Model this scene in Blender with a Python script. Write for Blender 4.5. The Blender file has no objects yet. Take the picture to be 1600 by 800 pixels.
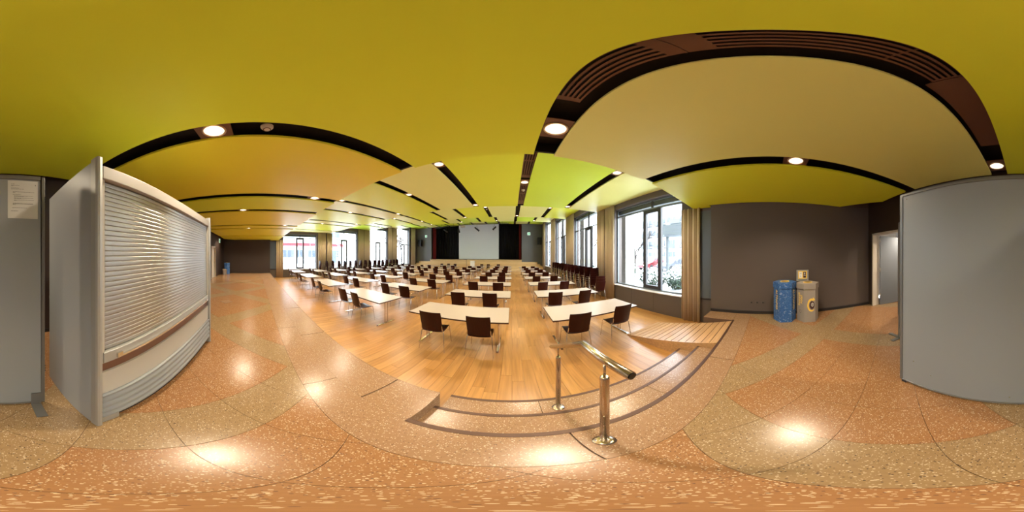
import bpy, bmesh, math, random
from mathutils import Vector, Matrix
R = math.radians
SC = bpy.context.scene
COL = SC.collection
random.seed(7)

# ------------------------------------------------------------------ camera
CAM_Z = 1.46
cd = bpy.data.cameras.new('camera')
cd.type = 'PANO'
try:
    cd.cycles.panorama_type = 'EQUIRECTANGULAR'
    cd.cycles.latitude_min, cd.cycles.latitude_max = R(-90), R(90)
    cd.cycles.longitude_min, cd.cycles.longitude_max = R(-180), R(180)
except Exception:
    pass
try:
    cd.panorama_type = 'EQUIRECTANGULAR'
except Exception:
    pass
cd.clip_start = 0.02
cam = bpy.data.objects.new('camera', cd)
COL.objects.link(cam)
cam.location = (0, 0, CAM_Z)
cam.rotation_euler = (R(90), 0, 0)
SC.camera = cam

# ------------------------------------------------------------------ world: bright snowy overcast
SKY_STRENGTH = 5.2
w = bpy.data.worlds.new('overcast_sky'); SC.world = w; w.use_nodes = True
nt = w.node_tree; nt.nodes.clear()
out = nt.nodes.new('ShaderNodeOutputWorld'); bg = nt.nodes.new('ShaderNodeBackground')
tc = nt.nodes.new('ShaderNodeTexCoord'); no = nt.nodes.new('ShaderNodeTexNoise')
no.inputs['Scale'].default_value = 2.2; no.inputs['Detail'].default_value = 4
rp = nt.nodes.new('ShaderNodeValToRGB')
rp.color_ramp.elements[0].color = (0.78, 0.87, 1.0, 1); rp.color_ramp.elements[0].position = 0.3
rp.color_ramp.elements[1].color = (0.95, 0.98, 1.0, 1); rp.color_ramp.elements[1].position = 0.7
nt.links.new(tc.outputs['Generated'], no.inputs['Vector'])
nt.links.new(no.outputs['Fac'], rp.inputs['Fac'])
nt.links.new(rp.outputs['Color'], bg.inputs['Color'])
bg.inputs['Strength'].default_value = SKY_STRENGTH
nt.links.new(bg.outputs[0], out.inputs[0])

SC.view_settings.view_transform = 'Standard'
SC.view_settings.look = 'None'
SC.view_settings.gamma = 1.0
SC.view_settings.use_curve_mapping = False
SC.view_settings.exposure = 1.68
SC.cycles.sample_clamp_indirect = 40.0
LAMP = 0.55           # radiance of a downlight's lit lens
SPOT_W = 70.0        # power of each downlight's beam
WARM = (1.0, 0.83, 0.60)

# ------------------------------------------------------------------ materials
MATS = {}
def mat(name, col, rough=0.5, metal=0.0, spec=0.5, emit=None, bump=None, var=None, coat=0.0):
    if name in MATS: return MATS[name]
    m = bpy.data.materials.new(name); m.use_nodes = True
    n = m.node_tree; b = n.nodes['Principled BSDF']
    b.inputs['Base Color'].default_value = (*col, 1)
    b.inputs['Roughness'].default_value = rough
    b.inputs['Metallic'].default_value = metal
    b.inputs['Specular IOR Level'].default_value = spec
    if coat:
        b.inputs['Coat Weight'].default_value = coat; b.inputs['Coat Roughness'].default_value = 0.12
    if emit:
        b.inputs['Emission Color'].default_value = (*emit[0], 1)
        b.inputs['Emission Strength'].default_value = emit[1]
    if var:   # soft procedural variation (scale, amount)
        g = n.nodes.new('ShaderNodeNewGeometry'); t = n.nodes.new('ShaderNodeTexNoise')
        t.inputs['Scale'].default_value = var[0]; t.inputs['Detail'].default_value = 3
        mx = n.nodes.new('ShaderNodeMix'); mx.data_type = 'RGBA'
        k = var[1]
        mx.inputs[6].default_value = (*[c * (1 - k) for c in col], 1)
        mx.inputs[7].default_value = (*[min(1, c * (1 + k)) for c in col], 1)
        n.links.new(g.outputs['Position'], t.inputs['Vector'])
        n.links.new(t.outputs['Fac'], mx.inputs[0]); n.links.new(mx.outputs[2], b.inputs['Base Color'])
    if bump:
        g = n.nodes.new('ShaderNodeNewGeometry'); t = n.nodes.new('ShaderNodeTexNoise')
        t.inputs['Scale'].default_value = bump[0]; bp = n.nodes.new('ShaderNodeBump')
        bp.inputs['Strength'].default_value = bump[1]; bp.inputs['Distance'].default_value = 0.01
        n.links.new(g.outputs['Position'], t.inputs['Vector'])
        n.links.new(t.outputs['Fac'], bp.inputs['Height']); n.links.new(bp.outputs[0], b.inputs['Normal'])
    MATS[name] = m
    return m

def terrazzo(name, base, base2, chip, dark, chip_amt, rough=0.26):
    m = bpy.data.materials.new(name); m.use_nodes = True; n = m.node_tree; L = n.links
    b = n.nodes['Principled BSDF']; g = n.nodes.new('ShaderNodeNewGeometry')
    def vor(scale, thr, seed):
        mp = n.nodes.new('ShaderNodeMapping'); mp.inputs['Location'].default_value = (seed, seed * 1.7, 0)
        v = n.nodes.new('ShaderNodeTexVoronoi'); v.inputs['Scale'].default_value = scale
        L.new(g.outputs['Position'], mp.inputs['Vector']); L.new(mp.outputs[0], v.inputs['Vector'])
        sp = n.nodes.new('ShaderNodeSeparateColor'); L.new(v.outputs['Color'], sp.inputs[0])
        a = n.nodes.new('ShaderNodeMath'); a.operation = 'LESS_THAN'; a.inputs[1].default_value = thr
        L.new(sp.outputs[0], a.inputs[0])
        d = n.nodes.new('ShaderNodeMath'); d.operation = 'LESS_THAN'; d.inputs[1].default_value = 0.42
        L.new(v.outputs['Distance'], d.inputs[0])
        mu = n.nodes.new('ShaderNodeMath'); mu.operation = 'MULTIPLY'
        L.new(a.outputs[0], mu.inputs[0]); L.new(d.outputs[0], mu.inputs[1])
        return mu.outputs[0]
    no = n.nodes.new('ShaderNodeTexNoise'); no.inputs['Scale'].default_value = 45; no.inputs['Detail'].default_value = 4
    L.new(g.outputs['Position'], no.inputs['Vector'])
    def mix(fac, a, c):
        x = n.nodes.new('ShaderNodeMix'); x.data_type = 'RGBA'
        L.new(fac, x.inputs[0])
        if isinstance(a, tuple): x.inputs[6].default_value = (*a, 1)
        else: L.new(a, x.inputs[6])
        x.inputs[7].default_value = (*c, 1)
        return x.outputs[2]
    c0 = mix(no.outputs['Fac'], base, base2)
    c1 = mix(vor(105, chip_amt, 0), c0, chip)
    c2 = mix(vor(190, chip_amt * 0.8, 5), c1, chip)
    c3 = mix(vor(130, 0.07, 9), c2, dark)
    L.new(c3, b.inputs['Base Color'])
    b.inputs['Roughness'].default_value = rough
    MATS[name] = m
    return m

def wood(name, cols, rough, use_attr=False, axis=1, grain=1.0):
    m = bpy.data.materials.new(name); m.use_nodes = True; n = m.node_tree; L = n.links
    b = n.nodes['Principled BSDF']; g = n.nodes.new('ShaderNodeNewGeometry')
    if use_attr:
        a = n.nodes.new('ShaderNodeAttribute'); a.attribute_name = 'tone'; r = a.outputs['Fac']
    else:
        a = n.nodes.new('ShaderNodeObjectInfo'); r = a.outputs['Random']
    ad = n.nodes.new('ShaderNodeVectorMath'); ad.operation = 'ADD'
    cb = n.nodes.new('ShaderNodeCombineXYZ'); ml = n.nodes.new('ShaderNodeMath'); ml.operation = 'MULTIPLY'
    ml.inputs[1].default_value = 37.0; L.new(r, ml.inputs[0]); L.new(ml.outputs[0], cb.inputs[2])
    L.new(g.outputs['Position'], ad.inputs[0]); L.new(cb.outputs[0], ad.inputs[1])
    mp = n.nodes.new('ShaderNodeMapping')
    s = [26.0, 26.0, 26.0]; s[axis] = 1.6; mp.inputs['Scale'].default_value = s
    L.new(ad.outputs[0], mp.inputs['Vector'])
    no = n.nodes.new('ShaderNodeTexNoise'); no.inputs['Scale'].default_value = 1.0; no.inputs['Detail'].default_value = 5
    no.inputs['Distortion'].default_value = 0.6
    L.new(mp.outputs[0], no.inputs['Vector'])
    r1 = n.nodes.new('ShaderNodeValToRGB'); e = r1.color_ramp.elements
    e[0].color = (*cols[0], 1); e[1].color = (*cols[2], 1); e[1].position = 1.0
    x = r1.color_ramp.elements.new(0.5); x.color = (*cols[1], 1)
    L.new(r, r1.inputs['Fac'])
    r2 = n.nodes.new('ShaderNodeMapRange'); r2.inputs[1].default_value = 0.3; r2.inputs[2].default_value = 0.7
    r2.inputs[3].default_value = 1 - 0.22 * grain; r2.inputs[4].default_value = 1 + 0.12 * grain
    L.new(no.outputs['Fac'], r2.inputs[0])
    mu = n.nodes.new('ShaderNodeVectorMath'); mu.operation = 'SCALE'
    L.new(r1.outputs['Color'], mu.inputs[0]); L.new(r2.outputs[0], mu.inputs['Scale'])
    L.new(mu.outputs[0], b.inputs['Base Color'])
    b.inputs['Roughness'].default_value = rough
    if name.startswith('dark'): b.inputs['Specular IOR Level'].default_value = 0.2
    MATS[name] = m
    return m

def glass_mat():
    m = bpy.data.materials.new('window_glass'); m.use_nodes = True; n = m.node_tree; n.nodes.clear()
    o = n.nodes.new('ShaderNodeOutputMaterial'); t = n.nodes.new('ShaderNodeBsdfTransparent')
    t.inputs[0].default_value = (0.86, 0.91, 0.91, 1)
    gl = n.nodes.new('ShaderNodeBsdfGlossy'); gl.inputs['Roughness'].default_value = 0.02
    lw = n.nodes.new('ShaderNodeLayerWeight'); pw = n.nodes.new('ShaderNodeMath'); pw.operation = 'POWER'; pw.inputs[1].default_value = 5.0
    fr = n.nodes.new('ShaderNodeMath'); fr.operation = 'MULTIPLY_ADD'; fr.inputs[1].default_value = 0.75; fr.inputs[2].default_value = 0.05
    n.links.new(lw.outputs['Facing'], pw.inputs[0]); n.links.new(pw.outputs[0], fr.inputs[0])
    mx = n.nodes.new('ShaderNodeMixShader')
    n.links.new(fr.outputs[0], mx.inputs[0]); n.links.new(t.outputs[0], mx.inputs[1]); n.links.new(gl.outputs[0], mx.inputs[2])
    n.links.new(mx.outputs[0], o.inputs[0])
    MATS['glass'] = m
    return m
GLASS = glass_mat()

def fin_metal(name, col, rough, axis=2):
    """brushed metal: fine streaks along one axis"""
    m = bpy.data.materials.new(name); m.use_nodes = True; n = m.node_tree; L = n.links
    b = n.nodes['Principled BSDF']; b.inputs['Base Color'].default_value = (*col, 1)
    b.inputs['Metallic'].default_value = 1.0
    tc = n.nodes.new('ShaderNodeTexCoord'); mp = n.nodes.new('ShaderNodeMapping')
    s = [60.0, 60.0, 60.0]; s[axis] = 900.0; mp.inputs['Scale'].default_value = s
    no = n.nodes.new('ShaderNodeTexNoise'); no.inputs['Scale'].default_value = 1.0
    mr = n.nodes.new('ShaderNodeMapRange'); mr.inputs[3].default_value = rough * 0.93; mr.inputs[4].default_value = rough * 1.07
    L.new(tc.outputs['Object'], mp.inputs[0]); L.new(mp.outputs[0], no.inputs['Vector'])
    L.new(no.outputs['Fac'], mr.inputs[0]); L.new(mr.outputs[0], b.inputs['Roughness'])
    MATS[name] = m
    return m

M_walldark = mat('dark_brown_wall_paint', (0.034, 0.020, 0.015), 0.5, var=(1.5, 0.06))
M_wall = mat('taupe_wall_paint', (0.092, 0.070, 0.062), 0.55, var=(1.5, 0.06))
M_stagewall = mat('grey_stage_wall', (0.135, 0.132, 0.135), 0.6, var=(1.2, 0.05))
M_white = mat('white_wall_paint', (0.75, 0.73, 0.70), 0.7, var=(1.0, 0.03))
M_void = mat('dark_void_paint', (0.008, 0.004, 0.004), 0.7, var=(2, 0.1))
M_plate = mat('brown_grille_metal', (0.150, 0.068, 0.044), 0.38, metal=0.2, var=(2, 0.05))
M_greens = [mat('ceiling_green', (0.74, 0.80, 0.048), 0.44, spec=0.28, var=(0.5, 0.05)),
            mat('ceiling_olive_cream', (0.80, 0.80, 0.27), 0.42, spec=0.30, var=(0.5, 0.05)),
            mat('ceiling_lime', (0.62, 0.80, 0.055), 0.44, spec=0.28, var=(0.5, 0.05)),
            mat('ceiling_amber', (0.84, 0.72, 0.045), 0.44, spec=0.28, var=(0.5, 0.05))]
M_orange_t = terrazzo('terrazzo_orange', (0.235, 0.112, 0.046), (0.30, 0.150, 0.066), (0.50, 0.37, 0.24), (0.12, 0.06, 0.04), 0.17)
M_tan_t = terrazzo('terrazzo_tan', (0.215, 0.135, 0.066), (0.285, 0.188, 0.098), (0.47, 0.37, 0.25), (0.05, 0.035, 0.03), 0.14)
M_pink_t = terrazzo('terrazzo_rose', (0.245, 0.138, 0.075), (0.30, 0.177, 0.10), (0.50, 0.39, 0.28), (0.12, 0.07, 0.05), 0.13)
M_joint = mat('floor_joint', (0.09, 0.05, 0.03), 0.7, var=(8, 0.1))
M_plank = wood('oak_plank', [(0.34, 0.165, 0.048), (0.385, 0.190, 0.058), (0.43, 0.225, 0.075)], 0.30)
M_plank_far = wood('oak_plank_field', [(0.34, 0.165, 0.048), (0.385, 0.190, 0.058), (0.43, 0.225, 0.075)], 0.30, use_attr=True)
M_ramp = wood('ramp_board_wood', [(0.42, 0.24, 0.11), (0.47, 0.27, 0.13), (0.50, 0.30, 0.15)], 0.28, axis=0)
M_stage = wood('maple_stage', [(0.60, 0.40, 0.19), (0.63, 0.43, 0.21), (0.67, 0.46, 0.23)], 0.4, axis=0, grain=0.6)
M_nosing = mat('dark_nosing', (0.085, 0.042, 0.028), 0.45, metal=0.3, var=(5, 0.08))
M_chair = wood('dark_stained_ply', [(0.026, 0.0035, 0.002), (0.030, 0.0045, 0.003), (0.036, 0.006, 0.004)], 0.32, axis=2, grain=1.2)
M_chrome = mat('chrome_tube', (0.72, 0.68, 0.64), 0.18, metal=1.0, var=(3, 0.05))
M_top = mat('cream_laminate', (0.385, 0.322, 0.275), 0.36, var=(3, 0.02))
M_edge = mat('dark_table_edge', (0.045, 0.015, 0.010), 0.4, var=(6, 0.1))
M_steel = fin_metal('brushed_steel', (0.55, 0.47, 0.38), 0.24)
M_alu = fin_metal('brushed_aluminium', (0.50, 0.49, 0.47), 0.46, axis=2)
M_aluflat = mat('satin_aluminium', (0.36, 0.36, 0.35), 0.5, metal=0.5, var=(3, 0.03))
M_panelgrey = mat('grey_laminate', (0.27, 0.285, 0.30), 0.42, var=(1.2, 0.03))
M_panelwhite = mat('pale_panel', (0.40, 0.375, 0.34), 0.45, var=(2, 0.02))
M_board = mat('grey_board_face', (0.215, 0.23, 0.255), 0.42, var=(1.5, 0.03))
M_boardframe = mat('grey_board_frame', (0.15, 0.15, 0.15), 0.4, metal=0.4, var=(3, 0.05))
M_paper = mat('white_paper', (0.50, 0.50, 0.49), 0.7, var=(9, 0.02))
M_ink = mat('printed_ink', (0.09, 0.09, 0.09), 0.8, var=(20, 0.1))
M_curtain = mat('beige_curtain', (0.52, 0.41, 0.29), 0.85, var=(4, 0.06), bump=(150, 0.2))
M_frame = mat('dark_window_frame', (0.028, 0.025, 0.026), 0.4, metal=0.3, var=(4, 0.05))
M_frame2 = mat('grey_transom', (0.13, 0.15, 0.16), 0.4, metal=0.4, var=(4, 0.05))
M_sill = mat('pale_sill', (0.60, 0.58, 0.56), 0.35, var=(3, 0.04))
M_black = mat('black_stage_drape', (0.004, 0.004, 0.005), 0.9, var=(5, 0.1))
M_red = mat('red_stage_drape', (0.16, 0.004, 0.006), 0.8, var=(6, 0.1))
M_screen = mat('projection_screen', (0.82, 0.84, 0.84), 0.8, var=(1, 0.01))
M_blackp = mat('black_plastic', (0.010, 0.011, 0.014), 0.45, var=(9, 0.1))
M_snow = mat('snow', (0.86, 0.89, 0.93), 0.8, var=(1.2, 0.04), bump=(3, 0.4))
M_concrete = mat('pale_concrete', (0.24, 0.225, 0.20), 0.8, var=(3, 0.08), bump=(30, 0.1))
M_render = mat('white_facade', (0.34, 0.35, 0.37), 0.8, var=(0.6, 0.04))
M_redband = mat('red_facade_band', (0.36, 0.012, 0.02), 0.7, var=(1, 0.06))
M_winblue = mat('blue_grey_pane', (0.05, 0.065, 0.085), 0.3, var=(1.4, 0.15))
M_shutter = mat('grey_shutter', (0.055, 0.065, 0.070), 0.6, var=(2, 0.05))
M_leaf = mat('evergreen_leaf', (0.022, 0.05, 0.025), 0.5, var=(14, 0.5))
M_bark = mat('dark_bark', (0.04, 0.03, 0.026), 0.9, var=(14, 0.3))
M_gravel = mat('grey_gravel', (0.10, 0.09, 0.085), 0.9, var=(25, 0.5))
M_detect = mat('cream_plastic', (0.62, 0.52, 0.42), 0.4, var=(9, 0.02))
M_ring = mat('lamp_ring', (0.55, 0.38, 0.26), 0.3, metal=0.7, var=(9, 0.03))
M_lamp = mat('lit_lamp', (1, 0.85, 0.6), 0.5, emit=(WARM, LAMP), var=(9, 0.01))
M_core = mat('lit_bulb_core', (1, 0.9, 0.7), 0.5, emit=((1.0, 0.9, 0.7), 6.0), var=(9, 0.01))
M_glow = mat('lit_stage_lens', (1, 0.85, 0.6), 0.5, emit=((1, 0.6, 0.3), 3.0), var=(9, 0.01))
M_exit = mat('exit_sign_face', (0.7, 0.9, 0.8), 0.5, emit=((0.62, 1.0, 0.82), 0.25), var=(30, 0.02))
M_exitg = mat('exit_sign_green', (0.0, 0.3, 0.12), 0.5, emit=((0.0, 0.35, 0.15), 0.25), var=(30, 0.02))
M_door = mat('grey_blue_door', (0.17, 0.19, 0.23), 0.32, var=(2, 0.04))
M_bluepanel = mat('blue_grey_panel', (0.085, 0.105, 0.13), 0.3, var=(2, 0.04))
M_jamb = mat('pale_jamb', (0.55, 0.50, 0.44), 0.5, var=(3, 0.03))
M_yellow = mat('yellow_print', (0.88, 0.58, 0.10), 0.6, var=(9, 0.04))
M_brownp = mat('dark_brown_print', (0.06, 0.02, 0.02), 0.6, var=(9, 0.05))
M_whitep = mat('white_print', (0.75, 0.74, 0.72), 0.6, var=(9, 0.02))
M_greybin = mat('grey_cardboard', (0.30, 0.26, 0.23), 0.65, var=(6, 0.06))
M_redp = mat('red_upholstery', (0.35, 0.02, 0.02), 0.7, var=(9, 0.05))
M_carred = mat('red_car_paint', (0.14, 0.012, 0.016), 0.25, var=(2, 0.05), coat=0.6)
M_cargrey = mat('grey_car_paint', (0.03, 0.034, 0.045), 0.25, var=(2, 0.05), coat=0.6)
M_carpale = mat('pale_car_paint', (0.20, 0.22, 0.25), 0.25, var=(2, 0.05), coat=0.6)
M_tyre = mat('tyre_rubber', (0.015, 0.015, 0.016), 0.8, var=(9, 0.1))

def blue_bin_mat():
    m = bpy.data.materials.new('blue_speckled_card'); m.use_nodes = True; n = m.node_tree; L = n.links
    b = n.nodes['Principled BSDF']; g = n.nodes.new('ShaderNodeNewGeometry')
    v = n.nodes.new('ShaderNodeTexNoise'); v.inputs['Scale'].default_value = 30; v.inputs['Detail'].default_value = 2
    v.inputs['Distortion'].default_value = 1.5
    L.new(g.outputs['Position'], v.inputs['Vector'])
    r = n.nodes.new('ShaderNodeValToRGB'); e = r.color_ramp.elements
    e[0].position = 0.2; e[0].color = (0.015, 0.07, 0.22, 1); e[1].position = 0.68; e[1].color = (0.55, 0.58, 0.68, 1)
    x = e.new(0.56); x.color = (0.03, 0.12, 0.36, 1); x = e.new(0.64); x.color = (0.07, 0.19, 0.44, 1)
    L.new(v.outputs['Fac'], r.inputs[0]); L.new(r.outputs[0], b.inputs['Base Color'])
    b.inputs['Roughness'].default_value = 0.5
    return m
M_bluebin = blue_bin_mat()

# ------------------------------------------------------------------ helpers
class MB:
    """collects shapes into one mesh"""
    def __init__(s): s.v = []; s.f = []; s.sm = []; s.mi = []
    def add(s, vs, fs, smooth=False, mi=0):
        o = len(s.v); s.v += [tuple(p) for p in vs]
        for f in fs: s.f.append(tuple(i + o for i in f)); s.sm.append(smooth); s.mi.append(mi)
        return s
    def box(s, x0, x1, y0, y1, z0, z1, mi=0):
        vs = [(x0, y0, z0), (x1, y0, z0), (x1, y1, z0), (x0, y1, z0), (x0, y0, z1), (x1, y0, z1), (x1, y1, z1), (x0, y1, z1)]
        return s.add(vs, [(3, 2, 1, 0), (4, 5, 6, 7), (0, 1, 5, 4), (1, 2, 6, 5), (2, 3, 7, 6), (3, 0, 4, 7)], mi=mi)
    def prism(s, poly, z0, z1, mi=0):
        n = len(poly)
        vs = [(x, y, z0) for x, y in poly] + [(x, y, z1) for x, y in poly]
        return s.add(vs, [tuple(range(n - 1, -1, -1)), tuple(range(n, 2 * n))] + [(i, (i + 1) % n, n + (i + 1) % n, n + i) for i in range(n)], mi=mi)
    def extrude_x(s, prof, x0, x1, smooth=False, mi=0):
        """prof: closed list of (y,z) drawn counter-clockwise seen from +x"""
        n = len(prof)
        vs = [(x0, y, z) for y, z in prof] + [(x1, y, z) for y, z in prof]
        s.add(vs, [tuple(range(n - 1, -1, -1)), tuple(range(n, 2 * n))], mi=mi)
        return s.add(vs, [(i, (i + 1) % n, n + (i + 1) % n, n + i) for i in range(n)], smooth, mi)
    def tube(s, pts, r, seg=8, caps=True, mi=0):
        pts = [Vector(p) for p in pts]; vs = []; up = None
        for i, p in enumerate(pts):
            if i == 0: d = pts[1] - p
            elif i == len(pts) - 1: d = p - pts[-2]
            else: d = (pts[i + 1] - p).normalized() + (p - pts[i - 1]).normalized()
            d.normalize()
            if up is None:
                up = Vector((0, 0, 1)) if abs(d.z) < 0.9 else Vector((1, 0, 0))
            a = d.cross(up).normalized(); b = d.cross(a).normalized()
            k = 1.0
            if 0 < i < len(pts) - 1:
                c = (pts[i + 1] - p).normalized().dot(d); k = 1 / max(c, 0.5)
            rr = r[i] if isinstance(r, (list, tuple)) else r
            for j in range(seg):
                t = 2 * math.pi * j / seg
                vs.append(p + (a * math.cos(t) + b * math.sin(t)) * rr)
        n = len(pts); fs = []
        for i in range(n - 1):
            for j in range(seg):
                fs.append((i * seg + j, i * seg + (j + 1) % seg, (i + 1) * seg + (j + 1) % seg, (i + 1) * seg + j))
        s.add(vs, fs, True, mi)
        if caps:
            s.add(vs, [tuple(range(seg - 1, -1, -1)), tuple(range((n - 1) * seg, n * seg))], mi=mi)
        return s
    def lathe(s, prof, cx=0, cy=0, seg=24, mi=0, smooth=True):
        vs = []
        for r, z in prof:
            for j in range(seg):
                t = 2 * math.pi * j / seg; vs.append((cx + r * math.cos(t), cy + r * math.sin(t), z))
        fs = []
        for i in range(len(prof) - 1):
            for j in range(seg):
                fs.append((i * seg + j, i * seg + (j + 1) % seg, (i + 1) * seg + (j + 1) % seg, (i + 1) * seg + j))
        return s.add(vs, fs, smooth, mi)
    def mesh(s, name):
        me = bpy.data.meshes.new(name); me.from_pydata(s.v, [], s.f)
        me.polygons.foreach_set('use_smooth', s.sm); me.polygons.foreach_set('material_index', s.mi)
        me.update()
        return me
    def build(s, name, m, parent=None, bevel=0.0, loc=None, fix=True):
        me = s.mesh(name)
        if fix:
            bm = bmesh.new(); bm.from_mesh(me); bmesh.ops.remove_doubles(bm, verts=bm.verts, dist=1e-5)
            bmesh.ops.recalc_face_normals(bm, faces=bm.faces); bm.to_mesh(me); bm.free()
        for x in (m if isinstance(m, (list, tuple)) else [m]): me.materials.append(x)
        return link(name, me, parent, loc, bevel)

def link(name, me, parent=None, loc=None, bevel=0.0):
    o = bpy.data.objects.new(name, me); COL.objects.link(o)
    if parent is not None: o.parent = parent
    if loc is not None: o.location = loc
    if bevel:
        b = o.modifiers.new('bevel', 'BEVEL'); b.width = bevel; b.segments = 2; b.limit_method = 'ANGLE'; b.angle_limit = R(40)
    return o

def thing(name, label, cat, loc=(0, 0, 0), rz=0.0, group=None):
    o = bpy.data.objects.new(name, None); COL.objects.link(o)
    o.location = loc; o.rotation_euler = (0, 0, rz); o.empty_display_size = 0.1
    o['label'] = label; o['category'] = cat
    if group: o['group'] = group
    return o
def tag(o, label, cat, group=None):
    o['label'] = label; o['category'] = cat
    if group: o['group'] = group
    return o
def struct(o, label=None):
    o['kind'] = 'structure'
    if label: o['label'] = label
    return o
def empty_struct(name, label=None):
    o = bpy.data.objects.new(name, None); COL.objects.link(o); return struct(o, label)
KIDS = {}
def dup(root, loc, rz, label, group=None):
    r = root.copy(); COL.objects.link(r); r.location = loc; r.rotation_euler = (0, 0, rz); r['label'] = label
    if group: r['group'] = group
    if root.name not in KIDS:
        KIDS[root.name] = [(c, list(c.children)) for c in root.children]
    for c, gs in KIDS[root.name]:
        k = c.copy(); COL.objects.link(k); k.parent = r
        for g in gs:
            q = g.copy(); COL.objects.link(q); q.parent = k
    return r
def text(body, size, m, parent, name, loc, rot, ext=0.0015, align='CENTER', sx=1.0):
    c = bpy.data.curves.new(name, 'FONT'); c.body = body; c.size = size; c.extrude = ext; c.align_x = align; c.align_y = 'CENTER'
    c.materials.append(m); c.resolution_u = 3
    tmp = bpy.data.objects.new('tmp', c); COL.objects.link(tmp); bpy.context.view_layer.update()
    me = bpy.data.meshes.new_from_object(tmp.evaluated_get(bpy.context.evaluated_depsgraph_get()))
    bpy.data.objects.remove(tmp); bpy.data.curves.remove(c)
    if not me.materials: me.materials.append(m)
    o = bpy.data.objects.new(name, me); COL.objects.link(o); o.parent = parent; o.location = loc; o.rotation_euler = rot
    o.scale = (sx, 1, 1)
    return o
ORD = ['first', 'second', 'third', 'fourth', 'fifth', 'sixth', 'seventh', 'eighth', 'ninth', 'tenth', 'eleventh', 'twelfth',
       'thirteenth', 'fourteenth', 'fifteenth', 'sixteenth', 'seventeenth', 'eighteenth']

# ================================================================== THE SETTING
HF = -0.46                 # hall floor
WL, WR = -14.4, 4.1        # window walls
YB = -2.8                  # wall behind the camera
AL, AR = -13.95, 3.95      # end walls of the raised foyer
BANDS = [(-2.62, 2.0, 1.45), (2.0, 7.05, 2.23), (7.05, 12.1, 2.95), (12.1, 17.3, 3.73), (17.3, 22.0, 4.38)]
WIN = [(2.4, 5.62, 2.0), (7.1, 10.3, 2.62), (11.9, 15.0, 3.40), (16.7, 19.8, 4.05)]   # y0, y1, head above camera

# ---- hall floor: planks
floor = MB().box(WL - .3, WR + .3, 0.6, 22.0, HF - .2, HF - .008).build('floor', M_joint)
struct(floor, 'honey oak plank floor of the lower hall')
PW, PL = 0.15, 1.5
cells = []
nx = int((WR - WL) / PW) + 1
for i in range(nx):
    off = random.random() * PL
    j0 = 0
    y = 1.18 - off
    while y < 20.4:
        ln = PL * random.choice((0.7, 1.0, 1.0, 1.2))
        a, b = max(y, 1.18), min(y + ln, 20.4)
        x0, x1 = WL + i * PW, min(WL + (i + 1) * PW, WR)
        if b - a > 0.08 and x1 - x0 > 0.03 and not (x0 > -0.56 and x1 < 2.3 and b < 1.43):
            cells.append((x0, x1, a, b))
        y += ln
def keyd(c):
    cx, cy = (c[0] + c[1]) / 2, (c[2] + c[3]) / 2
    return cx * cx * 1.0 + cy * cy
cells.sort(key=keyd)
G = 0.0012
pcache = {}
for c in cells[:300]:
    x0, x1, a, b = c
    key = (round(x1 - x0, 3), round(b - a, 2))
    if key not in pcache:
        hx, hy = (x1 - x0) / 2 - G, (b - a) / 2 - G
        me = MB().box(-hx, hx, -hy, hy, -0.008, 0).mesh('plank'); me.materials.append(M_plank); pcache[key] = me
    link('plank', pcache[key], floor, ((x0 + x1) / 2, (a + b) / 2, HF + random.uniform(-.0003, .0003)))
mb = MB(); tones = []
for x0, x1, a, b in cells[300:]:
    mb.box(x0 + G, x1 - G, a + G, b - G, HF - .008, HF); t = random.random(); tones += [t] * 6
me = mb.mesh('plank_field'); me.materials.append(M_plank_far)
at = me.attributes.new('tone', 'FLOAT', 'FACE'); at.data.foreach_set('value', tones)
pf = link('plank_field', me, floor); pf['kind'] = 'stuff'

# ---- raised foyer floor with terrazzo tiles
SX0, SX1 = -0.56, 2.37     # the flight of steps
fy = MB()
fy.box(WL - .3, AR + .4, YB - 1.9, 0.75, -0.7, -0.008)
fy.box(WL - .3, SX0, 0.75, 1.18, -0.7, -0.008)
fy.box(3.45, WR + .3, 0.75, 1.44, -0.7, -0.008)
foyer = fy.build('floor', M_joint); struct(foyer, 'raised foyer floor of polished orange and tan terrazzo tiles')
def clip(poly, f):
    o = []
    for i in range(len(poly)):
        p, q = poly[i], poly[(i + 1) % len(poly)]; a, b = f(p), f(q)
        if a >= 0: o.append(p)
        if (a > 0 > b) or (a < 0 < b):
            t = a / (a - b); o.append((p[0] + (q[0] - p[0]) * t, p[1] + (q[1] - p[1]) * t))
    return o
U0, UP, V0, VP = 0.38, 0.605, 0.30, 0.61
def tile_poly(k, m, ya, yb, g=0.0018):
    u0, u1, v0, v1 = U0 + k * UP + g, U0 + (k + 1) * UP - g, V0 + m * VP + g, V0 + (m + 1) * VP - g
    p = [((u + v) / 2, (u - v) / 2) for u, v in ((u0, v0), (u0, v1), (u1, v1), (u1, v0))]
    for f in (lambda q: q[0] - (WL + .02), lambda q: AR - .02 - q[0], lambda q: q[1] - ya, lambda q: yb - q[1]):
        p = clip(p, f)
        if len(p) < 3: return None
    return p
tiles = []
for k in range(-34, 12):
    for m in range(-34, 16):
        p = tile_poly(k, m, YB - 1.6, 0.41)
        if not p: continue
        ar = abs(sum(p[i][0] * p[(i + 1) % len(p)][1] - p[(i + 1) % len(p)][0] * p[i][1] for i in range(len(p)))) / 2
        if ar < 0.002: continue
        cx = sum(q[0] for q in p) / len(p); cy = sum(q[1] for q in p) / len(p)
        if cy < YB - .35 and not (2.2 < cx < 4.2): continue
        tiles.append((cx * cx + cy * cy, p, ar, (k % 5 == 2) or (m % 5 == 0)))
tiles.sort(key=lambda t: t[0])
full = {}
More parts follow.
